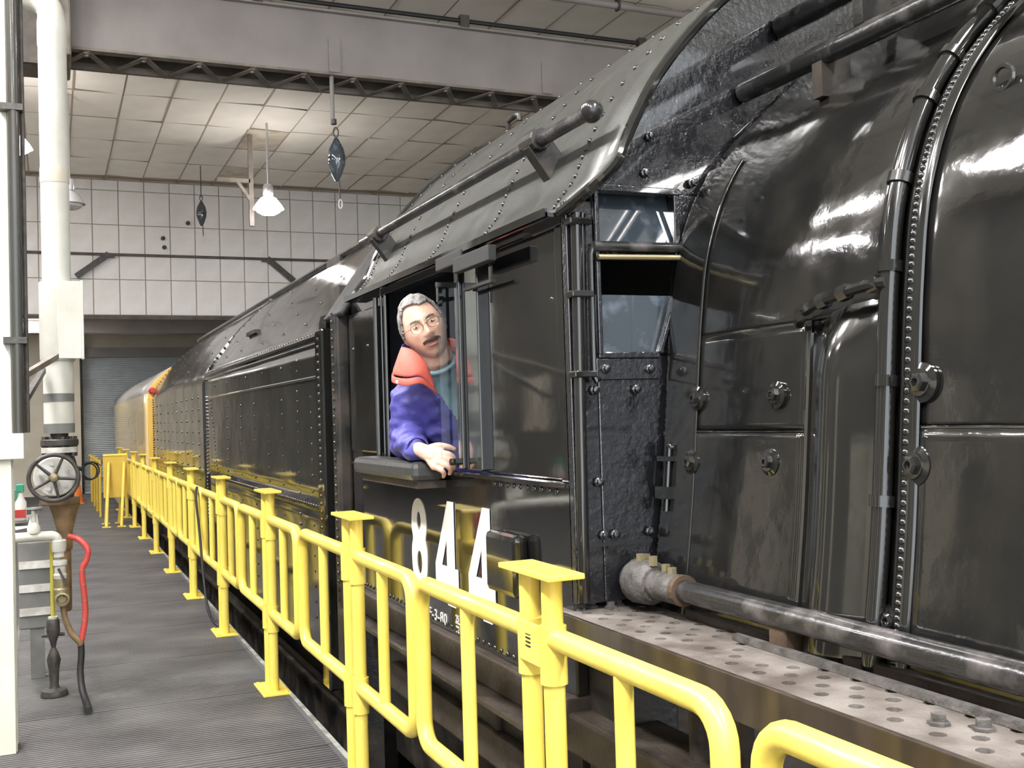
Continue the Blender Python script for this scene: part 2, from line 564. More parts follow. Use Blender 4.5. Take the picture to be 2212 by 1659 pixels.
MB().tube([(-.105, 5.53, 1.482), (-.105, 5.53, 5.98)], .011, 8).build('conduit', 'iron_dark', t, smooth=True)
for z_ in (1.9, 3.0, 4.2):
    MB().box(-.20, -.10, 5.46, 5.54, z_, z_ + .03).build('clamp', 'iron_dark', t)
# ceiling light panels
for n_, (tx, ty) in enumerate(TROFF):
    i, j = cell(tx, ty)
    cx, cy = .335 + (i + .5) * TX, 15.16 + (j + .5) * TY
    t = thing('ceiling_light_offscreen', 'recessed fluorescent ceiling panel in the tile grid over the walkway' if tx > -3 and tx < 0 else
              ('recessed fluorescent ceiling panel in the tile grid over the locomotive' if tx > 0 else 'recessed fluorescent ceiling panel in the tile grid by the side wall'),
              'ceiling light', (cx, cy, ZC), 'fluorescent ceiling panels')
    MB().box(cx - TX / 2 + .03, cx + TX / 2 - .03, cy - TY / 2 + .03, cy + TY / 2 - .03, ZC - .022, ZC - .012).build('diffuser_offscreen', 'troffer_glow', t)
    fr = MB()
    for sx in (-1, 1):
        fr.box(cx + sx * (TX / 2 - .02) - .012, cx + sx * (TX / 2 - .02) + .012, cy - TY / 2 + .01, cy + TY / 2 - .01, ZC - .026, ZC + .02)
        fr.box(cx - TX / 2 + .01, cx + TX / 2 - .01, cy + sx * (TY / 2 - .02) - .012, cy + sx * (TY / 2 - .02) + .012, ZC - .026, ZC + .02)
    fr.build('frame', 'white_paint', t)
# pendant lamps
def pendant(x, y, z, label, lit=True, s=1.0, sfx=''):
    t = thing('pendant_lamp' + sfx, label, 'lamp', (x, y, z), 'bell pendant lamps')
    MB().tube([(x, y, z + .30 * s), (x, y, ZC - .02)], .018, 8).build('rod', 'lamp_shade', t, smooth=True)
    MB().lathe([(.05 * s, .36 * s), (.075 * s, .33 * s), (.08 * s, .20 * s), (.06 * s, .17 * s)], (x, y, z), n=18).build('ballast', 'lamp_shade', t, smooth=True)
    MB().lathe([(.07 * s, .17 * s), (.12 * s, .14 * s), (.19 * s, .05 * s), (.23 * s, -.02 * s), (.22 * s, -.02 * s), (.18 * s, .05 * s), (.11 * s, .12 * s), (.06 * s, .15 * s)], (x, y, z), n=24, caps=False).build('shade' + sfx, 'shade_glow' if lit else 'lamp_shade', t, smooth=True)
    MB().lathe([(.02 * s, .13 * s), (.12 * s, .09 * s), (.19 * s, .0), (.17 * s, -.06 * s), (.10 * s, -.10 * s), (.01 * s, -.115 * s)], (x, y, z), n=20).build('lens' + sfx, 'lamp_glow' if lit else 'disc_pale', t, smooth=True)
    return t
pendant(3.04, 16.0, 4.70, 'lit bell pendant lamp hanging before the panelled bulkhead')
pendant(-.34, 14.6, 5.03, 'lit pendant lamp seen between the steel column and white pipe', s=.8)
pendant(.27, 15.4, 4.52, 'unlit bell lamp half hidden behind the white pipe', lit=False, s=.9)
for (px_, py_) in ((-3.0, 4.5), (-3.0, 8.2), (-1.4, 12.8), (-2.2, 17.5), (6.6, 3.0), (4.6, 5.4)):
    pendant(px_, py_, 4.9, 'lit bell pendant lamp over the floor left of the walkway' if px_ < 0 else ('lit bell pendant lamp beyond the locomotive' if px_ > 5 else 'lit bell pendant lamp above the locomotive roof'), sfx='_offscreen')

# ================================================================== CRANE GIRDER
g = thing('crane_girder', 'grey overhead crane girder with latticed underside spanning the shop', 'crane beam', (2, 10.4, 4.95))
MB().box(-4.4, 8.8, 10.36, 10.40, 4.96, 5.56).build('web_plate', 'girder_grey', g)
MB().box(-4.4, 8.8, 10.30, 10.42, 5.56, 5.58).build('top_flange', 'girder_grey', g)
MB().box(-4.4, 8.8, 10.33, 10.43, 4.935, 4.96).build('bottom_flange', 'girder_lattice', g)
MB().box(-4.4, 8.8, 10.78, 10.84, 4.90, 4.96).build('bottom_flange', 'girder_lattice', g)
MB().box(-4.4, 8.8, 10.80, 10.83, 4.96, 5.50).build('web_plate', 'girder_dark', g)
for k in range(-9, 17):
    x = .35 + k * .5
    MB().obox((x, 10.36, 4.93), (x + .25, 10.82, 4.90), .055, .012).build('lattice_bar', 'girder_lattice', g)
    MB().obox((x + .25, 10.82, 4.905), (x + .5, 10.36, 4.918), .055, .012).build('lattice_bar', 'girder_lattice', g)
    MB().lathe([(.022, 0), (.018, -.02)], (x, 10.40, 4.915), n=8).build('bolt', 'girder_lattice', g)
for x in (2.6, 4.95, 7.2):
    MB().box(x, x + .12, 10.345, 10.36, 4.97, 5.30).build('stiffener', 'girder_grey', g)
MB().tube([(-4.4, 10.33, 5.645), (8.8, 10.33, 5.645)], .024, 8).build('cable', 'rubber', g, smooth=True)
for k in range(7):
    x = -3.0 + k * 2.15 + .6
    MB().box(x - .05, x + .05, 10.29, 10.37, 5.57, 5.70).build('cable_clamp', 'iron_dark', g, bevel=.006)
MB().box(-.25, .22, 10.15, 10.95, 4.82, 5.62).build('end_carriage', 'girder_lattice', g, bevel=.02)
MB().box(-.30, .10, 10.10, 10.15, 4.70, 5.75).build('buffer_plate', 'girder_dark', g)
t = thing('ceiling_conduit', 'grey conduit pipe running just under the ceiling tiles', 'pipe', (5, 10.0, 5.9))
MB().tube([(-4.4, 9.99, 5.89), (8.8, 9.99, 5.89)], .038, 10).build('pipe', 'girder_grey', t, smooth=True)
for k in range(6):
    MB().box(-3.5 + k * 2.3, -3.47 + k * 2.3, 9.95, 10.03, 5.84, 5.99).build('strap', 'iron_dark', t)
def hoist(x, y, ztop, zb, s, label, rod):
    t = thing('tool_balancer', label, 'hoist', (x, y, zb), 'hanging tool balancers')
    if rod:
        MB().tube([(x - .03, y, ztop), (x - .03, y, zb + .42)], .022, 10).build('hanger_rod', 'girder_grey', t, smooth=True)
        MB().lathe([(.03, 0), (.03, .05)], (x - .02, y, zb + .38), n=10).build('swivel', 'iron_dark', t)
    else:
        MB().tube([(x, y, ztop), (x, y, zb + .3 * s)], .008, 6).build('chain', 'iron_dark', t)
    MB().tube([(x + .025 * math.cos(a) , y, zb + .30 * s + .05 * s * math.sin(a)) for a in [k * PI / 6 for k in range(12)]], .007, 6, closed=True).build('shackle', 'iron_dark', t, smooth=True)
    MB().lathe([(.012 * s, .25 * s), (.03 * s, .22 * s), (.075 * s, .13 * s), (.092 * s, .05 * s), (.085 * s, -.03 * s), (.05 * s, -.13 * s), (.02 * s, -.19 * s)], (x, y, zb), n=18).build('drum_housing', 'smoked_glass', t, smooth=True)
    MB().tube([(x + .02, y, zb - .18 * s), (x + .024, y, zb - .36 * s)], .008, 6).build('cable', 'iron_dark', t)
    MB().tube([(x + .028 + .018 * math.cos(a), y, zb - .42 * s + .045 * s * math.sin(a)) for a in [k * PI / 6 for k in range(12)]], .007, 6, closed=True).build('hook', 'disc_pale', t, smooth=True)
hoist(2.66, 10.38, 4.934, 4.07, 1.0, 'dark teardrop tool balancer hung on a rod from the crane girder', True)
hoist(2.45, 19.0, 5.98, 5.12, 1.0, 'small tool balancer hanging in front of the panelled bulkhead', False)
# brackets on the bulkhead
for x, dx in ((.45, .55), (4.35, -.5)):
    t = thing('angle_brace', 'dark diagonal brace on the panelled bulkhead by the white pipe' if dx > 0 else 'short dark brace on the panelled bulkhead above the tender', 'brace', (x, 20.3, 4.2))
    MB().obox((x, 20.5, 4.2), (x + dx, 20.5, 4.62), .10, .09, up=(0, 1, 0)).build('bar', 'iron_dark', t)
    MB().box(x + dx - .1, x + dx + .1, 20.44, 20.56, 4.56, 4.61).build('foot', 'iron_dark', t)
for x, z in ((1.95, 4.95), (1.97, 4.78), (2.4, 5.25)):
    t = tag(MB().lathe([(.03, 0), (.04, .03), (.035, .09), (.012, .11)], (x, 20.59, z), (0, -1, 0), n=10).build('wall_fitting', 'iron_dark', smooth=True), 'small dark fitting screwed to a white bulkhead panel', 'fitting', 'small fittings on the bulkhead')
t = thing('pipe_bracket', 'rusty angled bracket under the ceiling beside the lit pendant lamp', 'bracket', (2.85, 16.7, 5.3))
MB().box(2.88, 2.95, 16.7, 16.76, 4.55, 5.98).build('upright', 'girder_lattice', t)
MB().box(2.4, 2.90, 16.7, 16.74, 5.22, 5.28).build('arm', 'girder_lattice', t)
MB().obox((2.90, 16.71, 4.95), (2.70, 16.71, 5.24), .05, .04, up=(0, 1, 0)).build('gusset', 'girder_lattice', t)

# ================================================================== LOCOMOTIVE
loco = thing('steam_locomotive', 'glossy black steam locomotive with white 844 on its cab side', 'locomotive', (2.94, 1.0, PIT))
XS = 1.34                    # cab side plane
XM = 2.94                    # centre line
def mirror(prof):
    return list(prof) + [(2 * XM - x, z) for x, z in reversed(prof[:-1])]

# ---- cab side
cs = MB()
cs.box(XS, XS + .04, 2.70, 5.06, .70, 1.30)                         # lower side sheet
cs.box(XS, XS + .04, 4.53, 5.06, 1.30, 2.06)                        # rear post
cs.box(XS, XS + .04, 2.70, 4.53, 2.035, 2.06)                       # header
cs.box(XS, XS + .04, 2.70, 2.76, 1.30, 2.035)                       # front post
side = cs.build('cab_side', 'black_cab', loco, bevel=.006)
MB().box(XS + .012, XS + .035, 2.76, 3.36, 1.305, 2.035).build('window_panel', 'black_cab', side, bevel=.004)
fr = MB()                                                           # sash between panel and open window
fr.box(XS - .012, XS + .05, 3.345, 3.395, 1.31, 2.04)
fr.box(XS - .006, XS + .06, 3.395, 3.50, 1.31, 2.04)
fr.box(XS - .02, XS + .03, 3.50, 3.545, 1.31, 2.04)
fr.build('sash_post', 'black_gloss', side, bevel=.005)
rp = MB()                                                           # raised rear sheet left of the window
rp.box(XS - .014, XS, 4.56, 5.03, 1.345, 2.0)
rp.build('rear_sheet', 'black_gloss', side, bevel=.012)
MB().tube([(XS - .02, 4.535, 1.32), (XS - .02, 4.535, 2.03)], .012, 8).build('window_channel', 'black_gloss', side, smooth=True)
MB().tube([(XS - .004, 4.44, 1.32), (XS - .004, 4.44, 2.03)], .009, 8).build('window_channel', 'black_gloss', side, smooth=True)
MB().box(XS + .006, XS + .016, 4.45, 4.53, 1.32, 2.03).build('window_glass', 'glass', side)
ar = MB()
ar.box(XS - .135, XS - .006, 3.72, 4.56, 1.262, 1.334)
ar.build('arm_rest', 'leather', side, bevel=.022)
ab = MB()
ab.box(XS - .11, XS, 3.74, 4.5, 1.235, 1.262)
ab.build('arm_rest_board', 'dirty_steel', side)
# lower details: sill flange, grab box, corner step plate
MB().box(XS - .012, XS, 2.72, 5.05, 1.285, 1.297).build('belt_seam', 'black_gloss', side)
MB().box(XS - .05, XS, 3.0, 3.25, .93, 1.125).build('access_box', 'black_gloss', side, bevel=.02)
MB().box(XS - .035, XS + .05, 2.70, 5.06, .60, .70).build('sill_beam', 'dirty_steel', side, bevel=.006)
MB().box(XS - .11, XS + .02, 2.75, 5.0, .585, .60).build('sill_flange', 'dirty_steel', side)
rv = MB()
for k in range(10):
    rivet_mb(rv, (XS, 2.79 + k * .0525, 1.272), (-1, 0, 0), .009)
for k in range(44):
    rivet_mb(rv, (XS, 2.78 + k * .052, .725), (-1, 0, 0), .009)
for y_ in (2.78, 4.70, 4.95):
    rivet_mb(rv, (XS - (.014 if y_ > 4 else 0), y_, 1.83), (-1, 0, 0), .008)
stuff(rv.build('rivets', 'rivet_black', side, smooth=True))
rv = MB()
for k in range(34):
    rivet_mb(rv, (1.278, 5.16, .62 + k * .0425), (-1, 0, 0), .011)
# cab numerals
def numeral(name, polys, holes, y_right, z_bot, w, h, parent):
    """flat painted figure on the cab side; u runs to the left (+y is away from the front)"""
    bm = bmesh.new()
    for poly in polys + holes:
        vs_ = [bm.verts.new((XS - .0025, y_right + (1 - u) * w, z_bot + v * h)) for u, v in poly]
        for a, b in zip(vs_, vs_[1:] + vs_[:1]):
            bm.edges.new((a, b))
    bmesh.ops.triangle_fill(bm, edges=bm.edges[:], use_beauty=True, use_dissolve=False)
    me = bpy.data.meshes.new(name)
    bm.to_mesh(me)
    bm.free()
    o = link(name, me, 'white_paint', parent)
    md = o.modifiers.new('solid', 'SOLIDIFY')
    md.thickness = .002
    return o
def ell(cx, cz, a, b, n=40):
    return [(cx + a * math.cos(2 * PI * k / n), cz + b * math.sin(2 * PI * k / n)) for k in range(n)]
# outline of the 8: two lobes with a waist
out8 = []
for k in range(80):
    a = 2 * PI * k / 80
    v = .5 + .5 * math.sin(a)
    half = .40 + .09 * math.cos(2 * PI * (v - .5) * 1.0) * -1
    wdt = (.5 * (1 - abs(2 * v - 1) ** 4.2) ** .5) * (1 - .20 * math.exp(-((v - .54) / .075) ** 2)) * (1 - .06 * v)
    out8.append((.5 + (wdt if math.cos(a) >= 0 else -wdt), v))
# the dedupe below keeps the outline clean at the poles
out8 = [p for i, p in enumerate(out8) if i == 0 or (abs(p[0] - out8[i - 1][0]) + abs(p[1] - out8[i - 1][1])) > 1e-4]
numeral('numeral', [out8], [ell(.5, .745, .13, .105), ell(.5, .275, .16, .13)], 3.972, .825, .195, .35, side)['label'] = 'white painted figure 8'
p4 = [(.60, 1.0), (.86, 1.0), (.86, .37), (1.0, .37), (1.0, .20), (.86, .20), (.86, 0), (.53, 0), (.53, .20), (.0, .20), (.0, .37)]
h4 = [(.30, .37), (.53, .37), (.53, .63)]
numeral('numeral', [p4], [h4], 3.625, .80, .245, .385, side)['label'] = 'white painted figure 4'
numeral('numeral', [p4], [h4], 3.275, .80, .245, .385, side)['label'] = 'white painted figure 4'
def lettering(txt, y, z, size, parent, name='lettering', sx=1.0):
    cu = bpy.data.curves.new('lettering', 'FONT')
    cu.body = txt
    cu.size = size
    cu.extrude = .0008
    cu.space_character = 1.06
    o = bpy.data.objects.new('tmp', cu)
    scene.collection.objects.link(o)
    dg = bpy.context.evaluated_depsgraph_get()
    me = bpy.data.meshes.new_from_object(o.evaluated_get(dg))
    bpy.data.objects.remove(o)
    me.transform(Matrix.Scale(sx, 4, (1, 0, 0)))
    # text x -> -y, text y -> z, facing -x
    me.transform(Matrix(((0, 0, -1, XS - .002), (-1, 0, 0, y), (0, 1, 0, z), (0, 0, 0, 1))))
    me.materials.clear()
    return link(name, me, 'white_paint', parent)
lettering('FEF-3-80', 4.055, .720, .060, side, sx=1.28)
lettering('25', 3.672, .752, .036, side)
MB().box(XS - .0025, XS, 3.625, 3.675, .7455, .7485).build('lettering', 'white_paint', side)
lettering('32', 3.672, .713, .036, side)

# ---- cab roof
roof_half = [(1.335, 2.062), (1.365, 2.105), (1.413, 2.165), (1.446, 2.236), (1.48, 2.302), (1.55, 2.417), (1.658, 2.545), (1.79, 2.67),
             (2.0, 2.822), (2.3, 2.985), (2.6, 3.08), (XM, 3.11)]
rh = smooth_path(roof_half, 5)
full = mirror(rh)
rings = []
nf = len(full)
def visor_y(i):
    i = min(i, nf - 1 - i)
    t_ = min(1.0, i / 12)
    return 2.70 - .20 * math.sin(t_ * PI / 2)
for s_ in [k / 14 for k in range(15)]:
    rings.append([(full[i][0], visor_y(i) + (4.99 - visor_y(i)) * s_, full[i][1]) for i in range(nf)])
roof = MB().loft(rings).build('cab_roof', 'black_roof', loco, smooth='all', solid=.018)
MB().tube([(full[i][0] - .004, visor_y(i) - .004, full[i][1] + .002) for i in range(nf)], .016, 8).build('visor_rim', 'black_gloss', roof, smooth=True)
MB().tube([(p[0], 4.985, p[1] + .006) for p in full], .020, 8).build('rear_rim', 'black_gloss', roof, smooth=True)
dg_ = MB()
dg_.box(1.288, 1.352, 2.70, 4.95, 2.054, 2.066)
dg_.box(1.284, 1.294, 2.70, 4.95, 2.054, 2.078)
dg_.build('drip_gutter', 'black_gloss', roof)
rv2 = MB()
for k in range(42):
    rivet_mb(rv2, (1.342, 2.74 + k * .052, 2.079), (-1, 0, .6), .007)
rnd = random.Random(3)
for k in range(150):                                                # scattered roof rivets in rows across the roof
    pass
for y_ in (2.75, 3.32, 3.9, 4.45, 4.9):
    for i in range(3, len(rh) - 1, 2):
        nx_, nz_ = -(rh[i + 1][1] - rh[i - 1][1]), (rh[i + 1][0] - rh[i - 1][0])
        rivet_mb(rv2, (rh[i][0] - .006, y_, rh[i][1] + .008), (nx_, 0, nz_), .010)
stuff(rv2.build('rivets', 'rivet_black', roof, smooth=True))
hr = MB()
hr.tube([(1.392, 2.62, 2.335), (1.392, 4.97, 2.348)], .021, 12)
hr.sphere((1.392, 2.60, 2.335), .034, 12, 8)
hr.build('roof_handrail', 'pipe_black', roof, smooth=True)
for y_ in (2.98, 4.72):
    b_ = MB()
    b_.obox((1.392, y_, 2.345), (1.47, y_, 2.24), .085, .05, up=(0, 1, 0))
    b_.lathe([(.036, -.05), (.036, .05)], (1.392, y_, 2.342), (0, 1, 0), n=12)
    b_.build('handrail_bracket', 'black_steel', roof, bevel=.004)
hk = MB()
hk.tube([(1.98, 4.52, 2.79), (1.98, 4.52, 2.865), (1.98, 4.43, 2.87), (1.98, 4.39, 2.86), (1.98, 4.39, 2.835)], .013, 8)
hk.build('lifting_hook', 'black_steel', roof, smooth=True)
# window head block with taped bar
MB().box(XS - .06, XS + .01, 3.36, 3.62, 2.02, 2.066).build('window_head_block', 'tape', roof, bevel=.004)
MB().box(XS - .075, XS - .045, 3.08, 3.40, 1.985, 2.035).build('awning_bar', 'tape', roof, bevel=.003)
MB().box(XS - .04, XS - .02, 3.15, 3.40, 1.925, 1.935).build('awning_stay', 'black_steel', roof)

# ---- wind wing hinged on the sash
wing = MB()
wing.box(1.318, 1.336, 3.512, 3.530, 1.335, 1.975)
wing.box(1.245, 1.336, 3.512, 3.530, 1.952, 1.970)
wing.box(1.285, 1.345, 3.508, 3.534, 1.332, 1.350)
wing.box(1.247, 1.254, 3.515, 3.527, 1.90, 1.965)
ww = wing.build('wind_wing', 'black_gloss', loco, bevel=.002)
MB().box(1.250, 1.320, 3.5195, 3.5215, 1.350, 1.954).build('pane', 'glass', ww)
MB().lathe([(.012, -.02), (.012, .02)], (1.30, 3.52, 1.338), (1, 0, 0), n=8).build('latch', 'rivet_black', ww)

# ---- cab interior
ci = MB()
ci.prism([(XS + .04, .70), (XS + .04, 2.06), (1.60, 2.42), (1.85, 2.66), (2.2, 2.88), (2.6, 3.02), (3.3, 3.02), (3.7, 2.85), (4.2, 2.45), (4.5, 2.06), (4.5, .70)], 'y', 4.95, 4.98)
ci.box(2.55, 2.6, 2.72, 4.95, .70, 2.95)
ci.box(XS + .04, 2.6, 2.72, 5.0, .68, .72)
ci.build('cab_interior', 'cab_paint', loco)
st = MB()
st.box(1.55, 2.0, 3.85, 4.35, 1.02, 1.10)
st.box(1.55, 2.0, 4.33, 4.40, 1.10, 1.36)
st.box(1.68, 1.86, 4.0, 4.2, .72, 1.02)
st.build('crew_seat', 'leather', loco, bevel=.02)

# ---- cab front wall
YF = 2.68
fw = MB()
def wbox(x0, x1, z0, z1, y0=YF, y1=YF + .035):
    fw.box(x0, x1, y0, y1, z0, z1)
wbox(1.34, 1.428, .96, 2.10)
wbox(1.428, 2.4, .96, 1.66)
wbox(1.70, 2.6, 1.66, 2.14)
wbox(1.428, 1.70, 1.945, 1.985)
fw.prism([(1.39, 2.13), (1.43, 2.20), (1.50, 2.32), (1.58, 2.435), (1.69, 2.56), (1.82, 2.68), (2.02, 2.82), (2.32, 2.97), (3.0, 3.07), (3.0, 2.13)], 'y', YF, YF + .035)
fw.prism([(1.70, 1.66), (1.70, 1.86), (1.628, 1.66)], 'y', YF, YF + .035)
front = fw.build('cab_front', 'black_wet', loco, bevel=.004)
up_ = MB()                                                          # upper pane tilts back a little
up_.add([(1.44, YF + .006, 1.985), (1.70, YF + .006, 1.985), (1.70, YF + .045, 2.135), (1.44, YF + .045, 2.135)], [(0, 1, 2, 3)])
up_.build('upper_pane', 'smoked_glass', front, solid=.004)
MB().add([(1.428, YF + .012, 1.665), (1.70, YF + .012, 1.665), (1.70, YF + .022, 1.835), (1.428, YF + .022, 1.835)], [(0, 1, 2, 3)]).build('lower_pane', 'smoked_glass', front, solid=.004)
wf = MB()
wf.box(1.428, 1.442, YF - .014, YF, 1.66, 2.135)
wf.box(1.692, 1.712, YF - .014, YF, 1.86, 2.135)
wf.box(1.428, 1.712, YF - .018, YF, 2.128, 2.148)
wf.box(1.428, 1.63, YF - .012, YF, 1.650, 1.668)
wf.obox((1.702, YF - .006, 1.862), (1.628, YF - .006, 1.664), .014, .024, up=(0, 1, 0))
wf.build('window_frame', 'black_wet', front, bevel=.003)
MB().tube([(1.415, YF - .022, 1.968), (1.715, YF - .022, 1.972)], .015, 10).build('visor_roller', 'pipe_black', front, smooth=True)
MB().tube([(1.425, YF - .03, 1.936), (1.70, YF - .03, 1.942)], .008, 8).build('visor_bar', 'brass', front, smooth=True)
cp = MB()
cp.tube([(1.352, YF - .018, .97), (1.366, YF - .018, 2.06)], .017, 10)
cp.tube([(1.376, YF - .012, 1.60), (1.386, YF - .012, 2.06)], .012, 10)
cp.build('corner_pipe', 'black_gloss', front, smooth=True)
for z_ in (2.035, 1.83, 1.605):
    MB().box(1.334, 1.405, YF - .042, YF, z_ - .010, z_ + .010).build('pipe_clamp', 'black_gloss', front, bevel=.004)
MB().tube([(1.412, YF - .03, 1.945), (1.402, YF - .034, 1.955), (1.398, YF - .034, 1.94), (1.398, YF - .03, 1.60), (1.404, YF - .035, 1.585), (1.414, YF - .03, 1.592)], .009, 8).build('grab_iron', 'black_gloss', front, smooth=True)
MB().box(1.42, 1.63, YF - .008, YF, 1.588, 1.650).build('lap_plate', 'black_wet', front, bevel=.003)
MB().box(1.36, 1.62, YF - .006, YF, 1.118, 1.130).build('seam', 'black_gloss', front)
for x_, z_ in ((1.448, 1.62), (1.593, 1.618), (1.41, 1.56), (1.545, 1.56), (1.414, 1.30), (1.425, 1.15), (1.574, 1.15), (1.46, 1.15), (1.47, 2.20), (1.60, 2.19), (1.76, 2.17), (1.76, 1.99), (1.62, 2.30)):
    b_ = MB()
    b_.lathe([(.014, 0), (.014, .006), (.010, .008), (.010, .018), (.004, .020)], (x_, YF - .008, z_), (0, -1, 0), n=8)
    b_.build('bolt', 'black_wet', front, smooth=30)
lt = MB()
lt.tube([(1.618, 2.62, 1.39), (1.600, 2.62, 1.21)], .008, 8)
lt.box(1.60, 1.64, 2.60, 2.66, 1.352, 1.366)
lt.box(1.59, 1.64, 2.60, 2.66, 1.245, 1.28)
lt.sphere((1.625, 2.62, 1.392), .014, 8, 6)
lt.build('door_latch', 'black_gloss', front, smooth=35)

# ---- boiler and firebox jacket
prof = [(1.555, .80), (1.58, .92), (1.600, 1.04), (1.628, 1.25), (1.652, 1.5), (1.676, 1.75), (1.708, 1.94), (1.782, 2.12), (1.895, 2.27),
        (2.05, 2.41), (2.25, 2.58), (2.48, 2.75), (2.7, 2.87), (XM, 2.92)]
PR = smooth_path(prof, 6)
def at_z(z):
    for a, b in zip(PR, PR[1:]):
        if a[1] <= z <= b[1]:
            t_ = (z - a[1]) / max(1e-6, b[1] - a[1])
            return a[0] + (b[0] - a[0]) * t_
    return PR[-1][0]
def nrm_z(z):
    d = .02
    x1, x2 = at_z(z - d), at_z(z + d)
    n_ = V(-(2 * d), 0, (x2 - x1))
    return n_.normalized()
def jacket(name, y0, y1, zlo, zhi, off, m='black_jacket', ny=18, full_=False):
    pts = [p for p in PR if zlo < p[1] < zhi]
    pts = [(at_z(zlo), zlo)] + pts + ([(at_z(zhi), zhi)] if zhi < 2.9 else [PR[-1]])
    if full_:
        pts = mirror(pts)
    rings = []
    for k in range(ny + 1):
        y = y0 + (y1 - y0) * k / ny
        rg = []
        for i, (x, z) in enumerate(pts):
            j0, j1 = pts[max(i - 1, 0)], pts[min(i + 1, len(pts) - 1)]
            n_ = V(-(j1[1] - j0[1]), 0, j1[0] - j0[0])
            n_.normalize()
            e = 1.0
            wav = .0022 * mnoise.noise(V(x * 2.1, y * 2.6, z * 2.3)) + .0010 * mnoise.noise(V(x * 6, y * 7, z * 5))
            rg.append(V(x, y, z) + n_ * (off + wav))
        rings.append(rg)
    o = MB().loft(rings).build(name, m, boiler, smooth='all', solid=.006)
    return o
boiler = MB().loft([[(x + .03, y, z - .02) for x, z in mirror(PR)] for y in (YF, 1.0, -3.0)]).build('boiler', 'interior_dark', loco, smooth='all')
jacket('jacket_sheet', 2.035, 2.675, .82, 1.437, .010)
jacket('jacket_sheet', 2.035, 2.675, 1.437, 1.70, .004)
jacket('jacket_sheet', 1.775, 2.675, 1.70, 3, .004, full_=True)
jacket('jacket_sheet', -2.9, 1.745, .82, 1.45, .010, ny=50)
jacket('jacket_sheet', -2.9, 1.745, 1.45, 3, .004, ny=50, full_=True)
jacket('jacket_sheet', 2.50, 2.665, .9, 2.2, .013)
# bulged casing between the two seams
rings = []
for k in range(25):
    z = .82 + (1.705 - .82) * k / 24
    x0 = at_z(z)
    end = 1.0 if k < 21 else math.cos((k - 20) / 4 * PI / 2 * .92)
    rg = []
    for j in range(17):
        u = j / 16
        rg.append((x0 - .004 - .058 * end * math.sin(PI * u) ** .8 + .006 * math.sin(3 * PI * u), 2.03 - .255 * u, z + .03 * u * (1 if k > 18 else k / 18)))
    rings.append(rg)
MB().loft(rings).build('bulged_casing', 'black_gloss', boiler, smooth='all')
for y_, r_ in ((2.036, .010), (1.778, .012)):
    MB().tube([(at_z(z_) - .006, y_, z_) for z_ in [.83 + k * .04 for k in range(22)]], r_, 8).build('seam_bead', 'black_gloss', boiler, smooth=True)
# boiler band: strap, bead and studs
band_pts = [p for p in PR if p[1] > .84]
def off_pts(d, y):
    out = []
    for i, (x, z) in enumerate(band_pts):
        j0, j1 = band_pts[max(i - 1, 0)], band_pts[min(i + 1, len(band_pts) - 1)]
        n_ = V(-(j1[1] - j0[1]), 0, j1[0] - j0[0]).normalized()
        out.append(V(x, y, z) + n_ * d)
    return out
MB().loft([off_pts(.014, 1.735), off_pts(.020, 1.72), off_pts(.020, 1.69), off_pts(.014, 1.675)]).build('boiler_band', 'black_gloss', boiler, smooth='all', solid=.004)
MB().tube(off_pts(.030, 1.758), .021, 12).build('band_pipe', 'black_gloss', boiler, smooth=True)
bnd = MB()
op = off_pts(.021, 1.705)
for i in range(4, len(op), 1):
    rivet_mb(bnd, op[i], (-1, 0, .15), .009)
    if i + 1 < len(op):
        rivet_mb(bnd, (op[i] + op[i + 1]) / 2, (-1, 0, .15), .009)
stuff(bnd.build('band_studs', 'rivet_black', boiler, smooth=True))
op = off_pts(.030, 1.758)
for i in (8, 16, 22, 28, 34, 40, 44, 49):
    t_ = (op[i + 1] - op[i - 1]).normalized()
    MB().lathe([(.027, -.012), (.027, .012)], op[i], t_, n=12).build('band_coupling', 'black_gloss', boiler, smooth=30)
# hose run over the bulged casing
hz = MB()
hz.tube(smooth_path([(1.645, 2.06, 1.695), (1.62, 2.00, 1.722), (1.612, 1.90, 1.74), (1.615, 1.80, 1.752), (1.63, 1.75, 1.755)], 6), .013, 8)
hz.build('lubricator_hose', 'black_gloss', boiler, smooth=True)
for (x_, y_, z_) in ((1.628, 2.02, 1.715), (1.613, 1.93, 1.735), (1.613, 1.86, 1.745), (1.625, 1.78, 1.755)):
    MB().lathe([(.019, -.014), (.019, .014)], (x_, y_, z_), (0, 1, -.2), n=6).build('hose_fitting', 'rivet_black', boiler)
# washout and staybolt caps
def cap(y, z, s=1.0):
    n_ = nrm_z(z)
    c = V(at_z(z), y, z) + n_ * .012
    b_ = MB()
    b_.lathe([(.040 * s, -.004), (.040 * s, .004), (.028 * s, .008), (.027 * s, .012)], c, n_, n=20)
    o = b_.build('bolt_cap', 'black_gloss', boiler, smooth=30)
    MB().lathe([(.020 * s, .008), (.020 * s, .020), (.014 * s, .023), (.009 * s, .023), (.008 * s, .015)], c, n_, n=6).build('hex_plug', 'rivet_black', boiler)
for y_, z_, s_ in ((2.50, 1.525, .85), (2.15, 1.525, .85), (2.515, 1.35, .85), (2.165, 1.36, .85), (2.58, 1.035, .7),
                   (1.672, 1.537, 1.05), (1.685, 1.367, 1.05), (1.725, 1.045, .9), (1.1, 1.54, 1.05), (1.1, 1.37, 1.05)):
    cap(y_, z_, s_)
# seam strips (lapped edges)
for y0, y1, z_ in ((2.04, 2.67, 1.437), (-2.9, 1.67, 1.45)):
    MB().tube([(at_z(z_) - .0125, y0, z_), (at_z(z_) - .0125, y1, z_ - .004)], .0028, 6).build('lap_edge', 'black_gloss', boiler, smooth=True)
